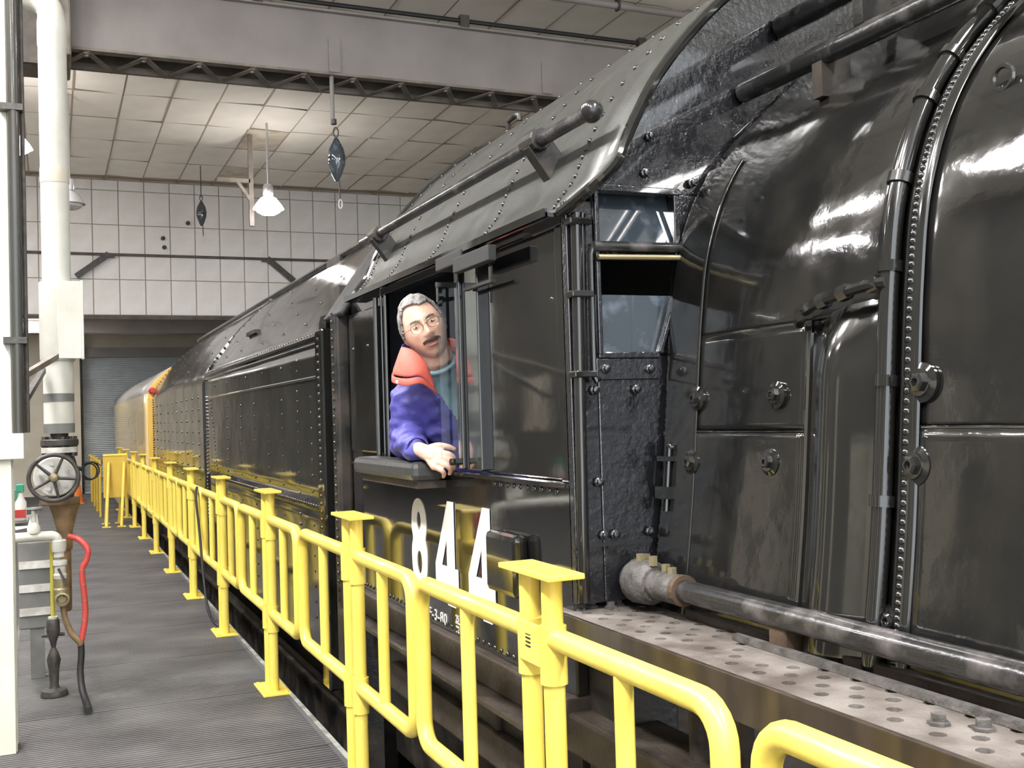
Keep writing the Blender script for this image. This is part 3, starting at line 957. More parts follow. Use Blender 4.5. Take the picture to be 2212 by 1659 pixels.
# pipes along the shoulder and over the crown
for x_, z_, r_ in ((1.95, 2.455, .030), (2.10, 2.675, .034)):
    pp = MB()
    pp.tube([(x_, 2.66, z_), (x_, -2.9, z_ - .02)], r_, 12)
    p_ = pp.build('shoulder_pipe', 'pipe_black', boiler, smooth=True)
    for y_ in (2.3, 1.3, .2, -1.0):
        MB().box(x_ - .02, x_ + .08, y_ - .02, y_ + .02, z_ - .12, z_).build('pipe_bracket', 'black_steel', boiler)
# a sight bracket and ring tag on the shoulder (right of the band)
rg = MB()
rg.tube([(at_z(2.15) - .02 + .0 * k, 1.56 + .024 * math.cos(a), 2.15 + .024 * math.sin(a)) for k, a in [(k, 2 * PI * k / 24) for k in range(24)]], .006, 6, closed=True)
rg.build('ring_tag', 'rivet_black', boiler, smooth=True)
MB().box(at_z(2.25) - .06, at_z(2.25) - .02, 1.50, 1.53, 2.20, 2.235).build('tag_bracket', 'iron_brown', boiler, bevel=.006)

# ---- running board, perforated
rb = MB()
RZ = .94
x0, x1 = 1.305, 1.60
cw = .0985
rows = 5
rwd = (1.555 - 1.335) / rows
def holed(cx, cy, w, h, r):
    n = 8
    c4 = [(cx - w / 2, cy - h / 2), (cx + w / 2, cy - h / 2), (cx + w / 2, cy + h / 2), (cx - w / 2, cy + h / 2)]
    ring = [(cx + r * math.cos(2 * PI * k / n + PI / 8), cy + r * math.sin(2 * PI * k / n + PI / 8)) for k in range(n)]
    o_ = len(rb.v)
    rb.v += [(a, b, RZ) for a, b in c4] + [(a, b, RZ) for a, b in ring] + [(a, b, RZ - .018) for a, b in ring]
    # ring k: angles 22.5+45k ; corners at 225,315,45,135
    own = {0: 2, 1: 3, 2: 3, 3: 0, 4: 0, 5: 1, 6: 1, 7: 2}
    own = [2, 2, 3, 3, 0, 0, 1, 1]
    fs = []
    for k in range(n):
        k2 = (k + 1) % n
        ca, cb = own[k], own[k2]
        if ca == cb:
            fs.append((ca, 4 + k2, 4 + k))
        else:
            fs.append((ca, cb, 4 + k2, 4 + k))
        fs.append((4 + k, 4 + k2, 12 + k2, 12 + k))
    rb.f += [tuple(i + o_ for i in f) for f in fs]
ny_ = 40
for r_ in range(rows):
    cx = 1.335 + (r_ + .5) * rwd
    off = (r_ % 2) * cw / 2
    for k in range(ny_):
        cy = 2.66 - off - k * cw
        skip = (rnd.random() < .10)
        if skip:
            rb.add([(cx - rwd / 2, cy - cw / 2, RZ), (cx + rwd / 2, cy - cw / 2, RZ), (cx + rwd / 2, cy + cw / 2, RZ), (cx - rwd / 2, cy + cw / 2, RZ)], [(0, 1, 2, 3)])
        else:
            holed(cx, cy, rwd, cw, .0155)
    ye = 2.66 - off + cw / 2
    rb.add([(cx - rwd / 2, ye, RZ), (cx + rwd / 2, ye, RZ), (cx + rwd / 2, 2.78, RZ), (cx - rwd / 2, 2.78, RZ)], [(0, 1, 2, 3)])
rb.add([(x0, -1.3, RZ), (1.335, -1.3, RZ), (1.335, 2.78, RZ), (x0, 2.78, RZ)], [(0, 1, 2, 3)])
rb.add([(1.555, -1.3, RZ), (x1, -1.3, RZ), (x1, 2.67, RZ), (1.555, 2.67, RZ)], [(0, 1, 2, 3)])
board = rb.build('running_board', 'board_plate', loco)
eb = MB()
eb.box(1.292, 1.306, -1.3, 2.78, .848, .942)
eb.box(1.292, 1.60, -1.3, 2.78, .90, .905)
eb.build('edge_angle', 'board_edge', board, bevel=.003)
MB().box(1.545, 1.585, -1.2, 2.45, .94, .962).build('support_bar', 'dirty_steel', board, bevel=.003)
MB().obox((1.50, 2.16, .949), (1.475, -.6, .949), .018, .016).build('support_bar', 'dusty_pipe', board)
for (x_, y_) in ((1.36, 2.71), (1.41, 2.73), (1.45, 2.69), (1.49, 2.72), (1.40, 1.42), (1.44, 1.36)):
    MB().lathe([(.020, 0), (.020, .006), (.013, .007), (.013, .020)], (x_, y_, RZ), n=6).build('bolt', 'dusty_pipe', board)
for y_ in (2.0, 1.2, .2):
    MB().box(1.50, 1.60, y_ - .03, y_ + .03, .94, 1.0).build('pipe_saddle', 'rust_dark', board, bevel=.006)
# ---- injector delivery pipe above the board with its end valve
dp = MB()
dp.tube([(1.515, 2.42, 1.022), (1.515, -1.6, 1.018)], .030, 14)
pipe = dp.build('delivery_pipe', 'pipe_black', loco, smooth=True)
vb = MB()
vb.lathe([(.040, 0), (.040, .13), (.032, .135), (.032, .27)], (1.512, 2.42, 1.022), (0, 1, 0), n=16)
vb.build('pipe_sleeve', 'dusty_pipe', pipe, smooth=30)
vb = MB()
vb.lathe([(.048, 0), (.060, .02), (.064, .09), (.050, .12), (.040, .13)], (1.510, 2.535, 1.022), (0, 1, 0), n=16)
vb.build('end_valve', 'dusty_pipe', pipe, smooth=30)
for x_, y_, z_ in ((1.515, 2.46, 1.062), (1.52, 2.50, 1.066), (1.505, 2.54, 1.085), (1.50, 2.60, 1.085), (1.53, 2.62, 1.08)):
    MB().lathe([(.013, -.012), (.013, .014)], (x_, y_, z_), n=6).build('valve_nut', 'brass', pipe)
MB().lathe([(.042, 0), (.042, .018)], (1.515, 2.40, 1.022), (0, 1, 0), n=16).build('collar', 'rust_dark', pipe)

# ---- frame, pipes and wheels below
ug = MB()
ug.box(1.50, 1.62, -3.0, 5.0, -.10, .55)
ug.box(1.40, 1.62, 2.8, 5.0, .35, .60)
ug.build('frame', 'black_steel', loco)
MB().box(1.36, 1.46, -3.0, 4.6, .30, .42).build('lower_beam', 'dirty_steel', loco, bevel=.01)
MB().box(1.31, 1.50, -3.0, 3.1, .55, .66).build('ash_pan_rail', 'dirty_steel', loco, bevel=.01)
for y_, r_ in ((2.20, .030), (2.02, .022), (1.55, .035), (.8, .03)):
    MB().tube([(1.42, y_, .90), (1.42, y_, .25), (1.46, y_ - .05, -.2)], r_, 10).build('drain_pipe', 'dirty_steel', loco, smooth=True)
for y_ in (2.62, 3.5):
    MB().box(1.38, 1.56, y_ - .10, y_ + .10, .40, .86).build('frame_hanger', 'black_steel', loco, bevel=.01)
def wheel(y, r, x, parent, name='wheel'):
    r = r * .97
    o = MB().lathe([(r * .30, -.09), (r * .30, -.03), (r * .82, -.02), (r * .86, -.05), (r * .98, -.05), (r, .05), (r * 1.03, .07), (r * 1.03, .09), (r * .2, .09)], (x, y, PIT + .185 + r * 1.03), (1, 0, 0), n=40).build(name, 'black_steel', parent, smooth=30)
    for k in range(12):
        a = 2 * PI * k / 12
        c = V(x - .05, y, PIT + .185 + r * 1.03)
        MB().obox(c + V(0, math.cos(a), math.sin(a)) * r * .25, c + V(0, math.cos(a), math.sin(a)) * r * .86, .06, .04, up=(1, 0, 0)).build('spoke', 'black_steel', o)
for y_, r_ in ((3.9, .53), (2.2, .53), (.3, 1.0), (-1.8, 1.0)):
    wheel(y_, r_, 2.2, loco)

# ================================================================== TENDER
tender = thing('tender', 'black riveted steel tender coupled behind the locomotive cab', 'tender', (XM, 11, PIT))
tp = [(XS, .98), (XS, 1.5), (XS, 1.94), (1.345, 1.955), (1.40, 2.03), (1.50, 2.17), (1.66, 2.37), (1.9, 2.61), (2.2, 2.83), (2.6, 3.0), (XM, 3.04)]
up_half = [(1.352, 1.96)] + smooth_path(tp[4:], 5)
def shell(name, pts, y0, y1, n, m, parent, amp=.004, solid=.01, ends=False):
    rings = []
    for k in range(n + 1):
        y = y0 + (y1 - y0) * k / n
        rings.append([(x + amp * mnoise.noise(V(0, y * 1.3, z * 1.7)) * (1 if x < XM else 0), y, z) for x, z in pts])
    mb = MB().loft(rings)
    if ends:
        for rg in (rings[0], rings[-1]):
            mb.add([tuple(p) for p in rg], [tuple(range(len(rg)))])
    return mb.build(name, m, parent, smooth='all', solid=solid)
def zs(a, b, n):
    return [a + (b - a) * k / n for k in range(n + 1)]
bunk = shell('bunker_side', [(XS, z) for z in zs(1.03, 1.95, 8)], 5.50, 10.35, 24, 'black_tender', tender)
shell('bunker_top', mirror(up_half), 5.50, 10.35, 24, 'black_tender', bunk)
skirt = shell('skirt', [(XS + .004, z) for z in zs(.10, 1.03, 8)], 5.50, 9.3, 20, 'black_tender', tender)
lowr = [(XS, z) for z in zs(.55, 1.86, 10)]
rear_prof = lowr + smooth_path([(1.343, 1.90), (1.37, 1.98), (1.45, 2.11), (1.66, 2.37), (1.9, 2.60), (2.2, 2.80), (2.6, 2.95), (XM, 2.99)], 5)
tank = shell('tank', mirror(rear_prof), 10.35, 16.1, 26, 'black_tender', tender, ends=True)
shell('tank_neck', [(XS + .006, z) for z in zs(.55, 1.03, 4)], 9.3, 10.36, 5, 'black_tender', tank)
MB().box(XS + .1, 2 * XM - XS - .1, 5.52, 15.9, -.05, .55).build('underframe', 'black_steel', tender)
MB().box(XS + .05, XS + .25, 5.52, 15.9, -.55, -.05).build('side_frame', 'black_steel', tender)
MB().box(XS + .05, 2 * XM - XS, 5.44, 5.55, .1, 2.2).build('front_bulkhead', 'black_steel', tender)
for y_ in (6.6, 8.0, 9.6, 11.0, 12.4, 13.8, 15.2):
    MB().lathe([(.15, -.08), (.42, -.04), (.5, -.06), (.53, .06), (.55, .09), (.2, .09)], (2.2, y_, PIT + .72), (1, 0, 0), n=32).build('wheel', 'black_steel', tender, smooth=30)
# front collar with its riveted uprights, curved in at the top
fc = MB()
fc.tube(smooth_path([(1.30, 5.42, .12), (1.30, 5.42, 1.2), (1.30, 5.42, 1.94), (1.34, 5.42, 2.02), (1.46, 5.43, 2.15), (1.66, 5.43, 2.39), (1.9, 5.43, 2.63), (2.2, 5.43, 2.85), (XM, 5.43, 3.06)], 5), .030, 4)
fc.build('front_collar', 'black_gloss', tender)
rvt = MB()
for k in range(34):
    rivet_mb(rvt, (1.27, 5.445, .58 + k * .0405), (-1, 0, 0), .011)
stuff(rvt.build('rivets', 'rivet_black', MB().box(1.27, 1.345, 5.37, 5.52, .12, 1.97).build('collar_plate', 'black_gloss', tender, bevel=.012), smooth=True))
dph = MB()
dph.box(1.28, 1.345, 5.09, 5.22, .30, 2.02)
o_ = dph.build('diaphragm_post', 'black_steel', loco, bevel=.012)
dph = MB()
dpts = [(1.29, 2.0), (1.36, 2.10), (1.48, 2.27), (1.70, 2.55), (2.0, 2.80), (2.4, 2.98), (XM, 3.08)]
dph.loft([[(x, y, z) for x, z in smooth_path(dpts, 4)] for y in (5.02, 5.10, 5.16, 5.26, 5.34)])
dph.build('diaphragm', 'rubber', loco, smooth='all', solid=.03)
stuff(rv.build('post_rivets', 'rivet_black', o_, smooth=True))
# strips, beads and rivets on the tender
MB().tube([(XS - .012, 5.55, 1.735), (XS - .012, 10.2, 1.735)], .008, 8).build('grab_moulding', 'black_gloss', bunk, smooth=True)
for z_, r_ in ((1.955, .016), (1.915, .011)):
    MB().tube([(XS - .004, 5.52, z_), (XS - .004, 10.35, z_)], r_, 8).build('bead', 'black_gloss', bunk, smooth=True)
MB().box(XS - .016, XS, 5.52, 9.3, 1.005, 1.035).build('belt_strip', 'black_gloss', bunk, bevel=.004)
MB().tube([(1.98, 5.45, 2.70), (1.98, 16.0, 2.71)], .022, 8).build('crest_rail', 'pipe_black', bunk, smooth=True)
r1 = MB()
for k in range(62):
    rivet_mb(r1, (XS - .016, 5.56 + k * .0605, 1.028), (-1, 0, 0), .011)
for k in range(64):
    rivet_mb(r1, (XS - .006, 5.56 + k * .075, 1.972), (-1, 0, .5), .009)
for k in range(26):
    rivet_mb(r1, (XS - .002, 6.28, .35 + k * .060), (-1, 0, 0), .011)
for y_ in (5.93, 6.75, 7.22, 7.75, 8.35, 9.05):
    for k in range(7):
        rivet_mb(r1, (XS - .002, y_, 1.10 + k * .088), (-1, 0, 0), .011)
    for k in range(7):
        rivet_mb(r1, (XS + .002, y_, .40 + k * .085), (-1, 0, 0), .011)
for y_ in (6.75, 7.4, 8.1, 9.0, 9.7):
    rivet_mb(r1, (XS - .002, y_, 1.83), (-1, 0, 0), .011)
stuff(r1.build('rivets', 'rivet_black', bunk, smooth=True))
r2 = MB()
for y_ in (10.05, 10.33):
    for k in range(34):
        rivet_mb(r2, (XS - .004, y_ - (.6 * max(0, 1.75 - (.62 + k * .034)) if y_ < 10.2 else 0), .62 + k * .034), (-1, 0, 0), .011, n=6)
for k in range(11):
    for j in range(10):
        rivet_mb(r2, (XS - .004, 10.9 + k * .50, .72 + j * .115), (-1, 0, 0), .013, n=6)
for k in range(38):
    rivet_mb(r2, (XS - .004, 16.06, .60 + k * .034), (-1, 0, 0), .012, n=6)
for y_ in (10.35, 16.0):
    for i in range(0, 20):
        p = smooth_path([(1.343, 1.90), (1.37, 1.98), (1.45, 2.11), (1.66, 2.37), (1.9, 2.60)], 5)[i]
        rivet_mb(r2, (p[0] - .006, y_, p[1] + .006), (-1, 0, .8), .014, n=6)
for y_ in (5.8, 6.4, 7.1, 7.9, 8.8, 9.6, 11.2, 12.4, 13.6, 14.8):
    for i in range(3, 22, 4):
        p = up_half[min(i, len(up_half) - 1)]
        rivet_mb(r2, (p[0] - .006, y_, p[1] + .006), (-1, 0, .9), .011, n=6)
stuff(r2.build('tank_rivets', 'rivet_black', tank, smooth=True))
MB().box(1.50, 1.60, 8.6, 9.0, 2.21, 2.24).build('roof_cleat', 'black_steel', bunk)
MB().box(1.95, 2.1, 7.6, 8.0, 2.66, 2.70).build('roof_cleat', 'black_steel', bunk)

# ================================================================== PASSENGER CAR BEHIND THE TENDER
car = thing('passenger_car', 'cream yellow rail car standing behind the black tender', 'rail car', (XM, 21, PIT))
XC = 1.30
body = MB()
cp_ = [(XC, z) for z in zs(.15, 1.96, 6)] + smooth_path([(XC + .01, 2.02), (1.42, 2.17), (1.7, 2.38), (2.2, 2.55), (XM, 2.6)], 4)
shell('car_side', [(XC, z) for z in zs(.15, 1.96, 6)], 16.42, 25.9, 14, 'car_yellow', car, amp=.001, solid=.02)
shell('car_roof', mirror(smooth_path([(XC, 1.95), (XC + .02, 2.03), (1.42, 2.17), (1.7, 2.38), (2.2, 2.55), (XM, 2.6)], 4)), 16.42, 25.9, 6, 'car_roof', car, amp=0)
ce = MB()
full_c = mirror(cp_)
ce.prism(full_c, 'y', 16.36, 16.44)
ce.build('car_end', 'car_end', car)
MB().box(XC - .01, XC + .12, 16.33, 16.40, .2, 1.9).build('corner_post', 'car_end', car, bevel=.01)
MB().box(XC + .16, XC + .2, 16.31, 16.36, .9, 1.7).build('white_strip', 'white_paint', car)  # narrow upright white strip on the car end
for k in range(9):
    y_ = 17.1 + k * 1.0
    MB().box(XC - .008, XC + .01, y_, y_ + .03, .2, 1.94).build('side_rib', 'car_yellow', car)
for z_ in (.62, 1.22):
    MB().box(XC - .010, XC + .01, 16.45, 25.9, z_, z_ + .02).build('belt_line', 'car_end', car)
MB().lathe([(.05, 0), (.05, .04), (.03, .07)], (XC + .05, 16.33, 2.0), (0, -1, 0), n=12).build('marker_lamp', 'red', car, smooth=True)
MB().box(XC + .1, 2 * XM - XC - .1, 16.5, 25.8, -.6, .15).build('underframe', 'black_steel', car)
# rails
for x_ in (2.22, 3.66):
    rl = MB()
    rl.box(x_ - .035, x_ + .035, YB, 26, PIT + .14, PIT + .18)
    rl.box(x_ - .008, x_ + .008, YB, 26, PIT + .02, PIT + .14)
    rl.box(x_ - .07, x_ + .07, YB, 26, PIT, PIT + .02)
    tag(rl.build('track_rail', 'dirty_steel'), 'steel track rail on the pit floor under the locomotive', 'rail', 'track rails')

# ================================================================== YELLOW GUARD RAILING
XRL = 1.106
def railing_section():
    t = thing('guard_railing', 'x', 'railing', (XRL, 0, 0), 'yellow guard railing sections', local=True)
    for s_ in (-1, 1):
        yp = .066 * s_
        MB().tube([(0, yp, .01), (0, yp, 1.105)], .0265, 16).build('post', 'yellow', t, smooth=True)
        for za, zb in ((.845, .985), (.335, .475)):
            MB().lathe([(.0335, za), (.0335, zb)], (0, yp, 0), n=16).build('sleeve', 'yellow', t, smooth=30)
        e = .945 if s_ > 0 else -.780
        rc = .075
        zt, zb = .955, .435
        path = [(0, yp, zt)]
        for k in range(7):
            a = PI / 2 * k / 6
            path.append((0, e - s_ * rc + s_ * rc * math.sin(a), zt - rc + rc * math.cos(a)))
        for k in range(7):
            a = PI / 2 * k / 6
            path.append((0, e - s_ * rc + s_ * rc * math.cos(a), zb + rc - rc * math.sin(a)))
        path.append((0, yp, zb))
        MB().tube(path, .0275, 14).build('rail_loop', 'yellow', t, smooth=True)
        yb_ = .52 if s_ > 0 else -.41
        MB().tube([(0, yb_, zb), (0, yb_, zt)], .0215, 12).build('baluster', 'yellow', t, smooth=True)
    MB().box(-.05, .05, -.15, .15, 1.103, 1.117).build('cap_plate', 'yellow', t, bevel=.003)
    MB().box(-.075, .075, -.16, .16, .001, .013).build('base_plate', 'yellow', t, bevel=.003)
    b = MB()
    for sx in (-1, 1):
        for sy in (-1, 1):
            b.lathe([(.011, .013), (.011, .020)], (sx * .055, sy * .135, 0), n=6)
    b.build('anchor_bolts', 'yellow', t)
    return t
RY = [2.417, 4.222, 6.055, 7.855, 9.64, 11.425, 13.21, 14.995, 16.78, 18.565, 20.35, .57, -1.23, -3.03]
ordl = ['before the painted number on the cab side', 'beside the arm rest under the open cab window', 'beside the front end of the tender',
        'second from the cab beside the riveted tender side', 'third from the cab beside the tender', 'fourth from the cab beside the tender',
        'fifth from the cab beside the tender', 'sixth from the cab near the tender end', 'nearest the barricade behind the tender']
proto = railing_section()
sections = []
for i, y_ in enumerate(RY):
    o = proto if i == 0 else copy_tree(proto)
    o.location = (XRL, y_, 0)
    sections.append(o)
    if i < len(ordl):
        o['label'] = 'yellow pipe railing section ' + ordl[i]
    elif y_ > 10:
        o['label'] = 'yellow pipe railing section beside the cream rail car, ' + ('first' if y_ < 19.5 else 'second') + ' past the barricade'
    elif y_ > 0:
        o['label'] = 'yellow pipe railing section beside the perforated running board'
    else:
        o['label'] = 'yellow pipe railing section further along the boiler'
# joining plate with printed lines on the pair of posts before the number
jp = MB()
jp.box(-.036, -.026, -.06, .06, .885, .985)
j_ = jp.build('joining_plate', 'yellow', proto, bevel=.003)
for k in range(4):
    MB().box(-.0375, -.0358, -.012, .016, .925 + k * .010, .9285 + k * .010 - (.002 if k > 2 else 0)).build('printed_line', 'rubber', j_)
# barricade at the far end of the walkway
t = thing('barricade', 'yellow plate barricade on splayed legs standing across the walkway end', 'barricade', (.9, 17.3, 0))
MB().box(.70, 1.04, 17.25, 17.28, .42, 1.06).build('plate', 'yellow_dark', t, bevel=.004)
MB().tube([(.70, 17.26, 1.06), (1.04, 17.26, 1.06)], .022, 10).build('top_rail', 'yellow', t, smooth=True)
for (xa, ya, xb, yb) in ((1.0, 17.22, .93, 16.95), (.78, 17.22, .72, 16.95), (.78, 17.32, .74, 17.6), (1.0, 17.32, .93, 17.6)):
    MB().tube([(xa, ya, .95), (xb, yb, .012)], .024, 10).build('leg', 'yellow', t, smooth=True)
    MB().box(xb - .06, xb + .06, yb - .05, yb + .05, .001, .013).build('foot', 'yellow', t)
for y_ in (19.0, 20.3, 21.6, 23.0):
    o = tag(MB().tube([(.72, y_, .003), (.72, y_, .95)], .024, 10).tube([(.72, y_, .90), (.72, y_ + 1.2, .90)], .02, 8).build('handrail_post', 'yellow_dark', smooth=True), 'thin yellow handrail post behind the barricade', 'railing', 'handrail posts by the shutter')
# grey cable hung over the railing
t = tag(MB().tube(smooth_path([(1.07, 8.95, .985), (1.05, 8.86, .90), (1.06, 8.75, .62), (1.05, 8.55, .40), (1.05, 8.3, .12), (1.09, 8.2, .012), (1.12, 8.0, .012)], 6), .010, 6).build('hanging_cable', 'rubber', smooth=True), 'dark cable looped over the yellow railing beside the tender', 'cable')

# ================================================================== PIPEWORK AT THE LEFT OF THE WALKWAY
PX, PY = .040, 6.70
sp = thing('steam_pipe', 'large white insulated vertical pipe beside the walkway', 'pipe', (PX, PY, 1.45))
MB().lathe([(.082, 1.50), (.082, 1.9), (.078, 2.2), (.078, 3.72), (.081, 3.73), (.081, 3.86), (.076, 3.9)], (PX, PY, 0), n=28).build('insulation', 'pipe_white', sp, smooth=30)
MB().tube(smooth_path([(PX, PY, 3.88), (PX - .02, PY + .02, 3.97), (PX - .12, PY + .05, 4.03), (PX - .35, PY + .05, 4.04), (PX - 1.6, PY + .05, 4.05)], 6), .074, 20).build('elbow', 'pipe_white', sp, smooth=True)
MB().lathe([(.0795, 2.92), (.0805, 2.93), (.0805, 3.0), (.0795, 3.01)], (PX, PY, 0), n=28).build('stained_wrap', 'cream_wall', sp, smooth=True)
jk = MB()
jk.lathe([(.092, 1.885), (.097, 1.90), (.097, 2.34), (.092, 2.345)], (PX, PY, 0), n=28)
jk.box(PX, PX + .14, PY - .10, PY - .065, 1.895, 2.342)
jk.box(PX + .125, PX + .14, PY - .115, PY - .055, 1.89, 2.346)
jk.build('valve_jacket', 'pipe_white', sp, bevel=.006, smooth=30)
for z_, h_ in ((1.650, .048), (1.470, .055)):
    MB().lathe([(.084, 0), (.084, h_)], (PX, PY, z_), n=28).build('metal_band', 'pipe_grey', sp, smooth=30)
gv = thing('gate_valve', 'flanged gate valve with black five-spoke handwheel under the white pipe', 'valve', (PX, PY, 1.1))
MB().lathe([(.05, 1.38), (.045, 1.435), (.05, 1.468)], (PX, PY, 0), n=20).build('neck', 'iron_dark', gv, smooth=True)
MB().lathe([(.098, 0), (.102, .006), (.102, .034), (.098, .04)], (PX, PY, 1.395), n=28).build('flange', 'iron_dark', gv, smooth=30)
MB().lathe([(.098, 0), (.098, .032)], (PX, PY, 1.357), n=28).build('flange', 'disc_pale', gv, smooth=30)
for k in range(8):
    a = 2 * PI * k / 8 + .2
    MB().lathe([(.012, 1.335), (.012, 1.45)], (PX + .085 * math.cos(a), PY + .085 * math.sin(a), 0), n=6).build('flange_bolt', 'iron_dark', gv)
MB().lathe([(.07, 1.10), (.088, 1.16), (.095, 1.22), (.088, 1.30), (.07, 1.36)], (PX, PY, 0), n=24).build('valve_body', 'iron_dark', gv, smooth=True)
MB().lathe([(.112, 0), (.112, .02), (.105, .025)], (PX - .03, PY - .105, 1.225), (0, -1, 0), n=28).build('bonnet_disc', 'disc_pale', gv, smooth=30)
for k in range(5):
    a = 2 * PI * k / 5 + .5
    MB().lathe([(.012, 0), (.012, .014)], (PX - .03 + .075 * math.cos(a), PY - .128, 1.225 + .075 * math.sin(a)), (0, -1, 0), n=6).build('bonnet_bolt', 'disc_pale', gv)
MB().lathe([(.018, 0), (.014, .10)], (PX - .035, PY - .12, 1.222), (0, -1, 0), n=12).build('stem', 'brass', gv, smooth=True)
hc = V(PX - .035, PY - .205, 1.222)
hw = MB()
hw.tube([hc + V(.128 * math.cos(2 * PI * k / 40), 0, .128 * math.sin(2 * PI * k / 40)) for k in range(40)], .0125, 10, closed=True)
hw = hw.build('handwheel', 'iron_dark', gv, smooth=True)
for k in range(5):
    a = 2 * PI * k / 5 + 1.15
    MB().tube([hc + V(.015 * math.cos(a), 0, .015 * math.sin(a)), hc + V(.125 * math.cos(a), 0, .125 * math.sin(a))], [.010, .007], 8).build('spoke', 'iron_dark', hw, smooth=True)
MB().lathe([(.026, -.014), (.028, 0), (.020, .022), (.010, .026)], hc, (0, -1, 0), n=16).build('hub', 'brass', hw, smooth=True)
MB().lathe([(.10, 1.058), (.105, 1.064), (.105, 1.092), (.10, 1.10)], (PX, PY, 0), n=28).build('flange', 'iron_brown', gv, smooth=30)
MB().lathe([(.040, .80), (.042, .90), (.065, 1.0), (.085, 1.058)], (PX + .02, PY, 0), n=20).build('reducer', 'iron_brown', gv, smooth=True)
MB().tube([(PX + .02, PY, .80), (PX + .02, PY, .55), (PX + .02, PY + .05, .45)], .032, 14).build('drop_pipe', 'iron_brown', gv, smooth=True)
# small white branch pipe with globe valve and test cock
sb = thing('branch_pipe', 'small white branch pipe with elbow and brass test cock', 'pipe', (0, 6.55, .6))
BZ, BY = .90, 6.50
MB().tube(smooth_path([(-.9, BY, BZ), (-.30, BY, BZ), (-.06, BY, BZ), (.0, BY, BZ - .005), (.022, BY, BZ - .04), (.025, BY, BZ - .12)], 6), .028, 14).build('pipe', 'pipe_white', sb, smooth=True)
MB().lathe([(.036, -.03), (.040, -.01), (.040, .03), (.034, .035)], (.025, BY, BZ - .06), n=16).build('elbow_collar', 'pipe_white', sb, smooth=True)
MB().lathe([(.034, 0), (.036, .02), (.030, .03), (.030, .07), (.038, .075), (.038, .10)], (.030, BY, BZ - .24), n=14).build('union', 'disc_pale', sb, smooth=30)
MB().lathe([(.042, -.10), (.042, -.06), (.036, -.05), (.036, 0)], (.034, BY, BZ - .24), n=14).build('cock_body', 'brass', sb, smooth=30)
MB().lathe([(.036, .02), (.038, .0), (.038, -.04), (.030, -.042), (.024, -.03), (.022, .0)], (.036, BY - .03, BZ - .35), (0, 1, 0), n=18, caps=False).build('outlet', 'brass', sb, smooth=30)
MB().lathe([(.040, -.03), (.04, 0)], (.036, BY, BZ - .35), (0, 1, 0), n=14).build('cock_end', 'brass', sb)
MB().obox((.02, BY - .045, BZ - .18), (.06, BY - .05, BZ - .27), .012, .012).build('cock_lever', 'iron_dark', sb)
MB().lathe([(.034, .0), (.036, .03), (.024, .05), (.012, .06), (.012, .13)], (-.10, BY, BZ + .02), n=12).build('globe_bonnet', 'pipe_white', sb, smooth=True)
gw = MB()
gw.tube([(-.10 + .040 * math.cos(2 * PI * k / 18), BY + .040 * math.sin(2 * PI * k / 18), BZ + .155) for k in range(18)], .009, 6, closed=True)
gw.obox((-.14, BY, BZ + .155), (-.06, BY, BZ + .155), .01, .008)
gw.obox((-.10, BY - .04, BZ + .155), (-.10, BY + .04, BZ + .155), .01, .008)
gw.build('globe_handwheel', 'pipe_grey', sb, smooth=True)
MB().box(-.06, .06, BY + .02, BY + .03, BZ + .06, BZ + .13, m=Matrix.Rotation(R(-8), 4, 'Y')).build('paper_tag', 'white_paint', sb)
t = thing('gauge_rod', 'slim yellow vertical pipe beside the brass test cock', 'pipe', (-.012, 6.56, 0))
MB().tube([(-.012, 6.56, .44), (-.012, 6.56, .86)], .012, 10).build('pipe', 'yellow_pipe', t, smooth=True)
MB().lathe([(.026, 0), (.026, .012)], (-.012, 6.56, .43), n=12).build('collar', 'disc_pale', t)
js = MB()
js.lathe([(.072, .002), (.074, .012), (.066, .035), (.030, .045), (.024, .06), (.028, .15), (.038, .20), (.026, .24), (.012, .27), (.018, .30), (.036, .36), (.034, .42), (.028, .43)], (-.012, 6.56, 0), n=18)
js = js.build('stand_body', 'iron_dark', t, smooth=35)
MB().lathe([(.010, -.06), (.010, .06)], (-.012, 6.56, .34), (1, 0, 0), n=8).build('cross_pin', 'iron_dark', t)
# electric box with pale strips behind the small pipe
t = thing('junction_box', 'grey wall box with white strips behind the brass test cock', 'box', (-.12, 7.1, .4))
MB().box(-.20, -.01, 7.05, 7.15, .30, .82).build('case', 'pipe_grey', t, bevel=.008)
for z_ in (.38, .52, .66):
    MB().box(-.195, -.012, 7.040, 7.05, z_, z_ + .045).build('strip', 'disc_pale', t)
MB().box(-.14, -.06, 7.06, 7.14, 0.002, .30).build('leg', 'pipe_grey', t)
# hoses
t = thing('air_hose', 'red rubber hose with a black lower end coiled beside the valve', 'hose', (.16, 6.5, 0))
MB().tube(smooth_path([(.08, 6.55, .885), (.13, 6.50, .87), (.172, 6.46, .82), (.168, 6.46, .76), (.142, 6.46, .70), (.150, 6.46, .58), (.155, 6.46, .46), (.142, 6.46, .36), (.128, 6.46, .30)], 6), .0165, 12).build('red_length', 'red_hose', t, smooth=True)
for z_, x_ in ((.62, .149), (.53, .152), (.42, .150), (.70, .142)):
    MB().lathe([(.0172, 0), (.0172, .006)], (x_, 6.46, z_), (.1, 0, 1), n=12).build('printed_band', 'brass', t, smooth=True)
MB().tube(smooth_path([(.04, 6.47, .52), (.05, 6.46, .44), (.08, 6.45, .36), (.115, 6.44, .315), (.128, 6.44, .29)], 6), .0165, 12).build('dark_length', 'iron_brown', t, smooth=True)
MB().tube(smooth_path([(.128, 6.45, .30), (.130, 6.44, .24), (.122, 6.42, .15), (.128, 6.36, .07), (.142, 6.26, .022), (.150, 6.12, .020), (.146, 6.04, .020)], 6), .018, 12).build('black_length', 'rubber', t, smooth=True)
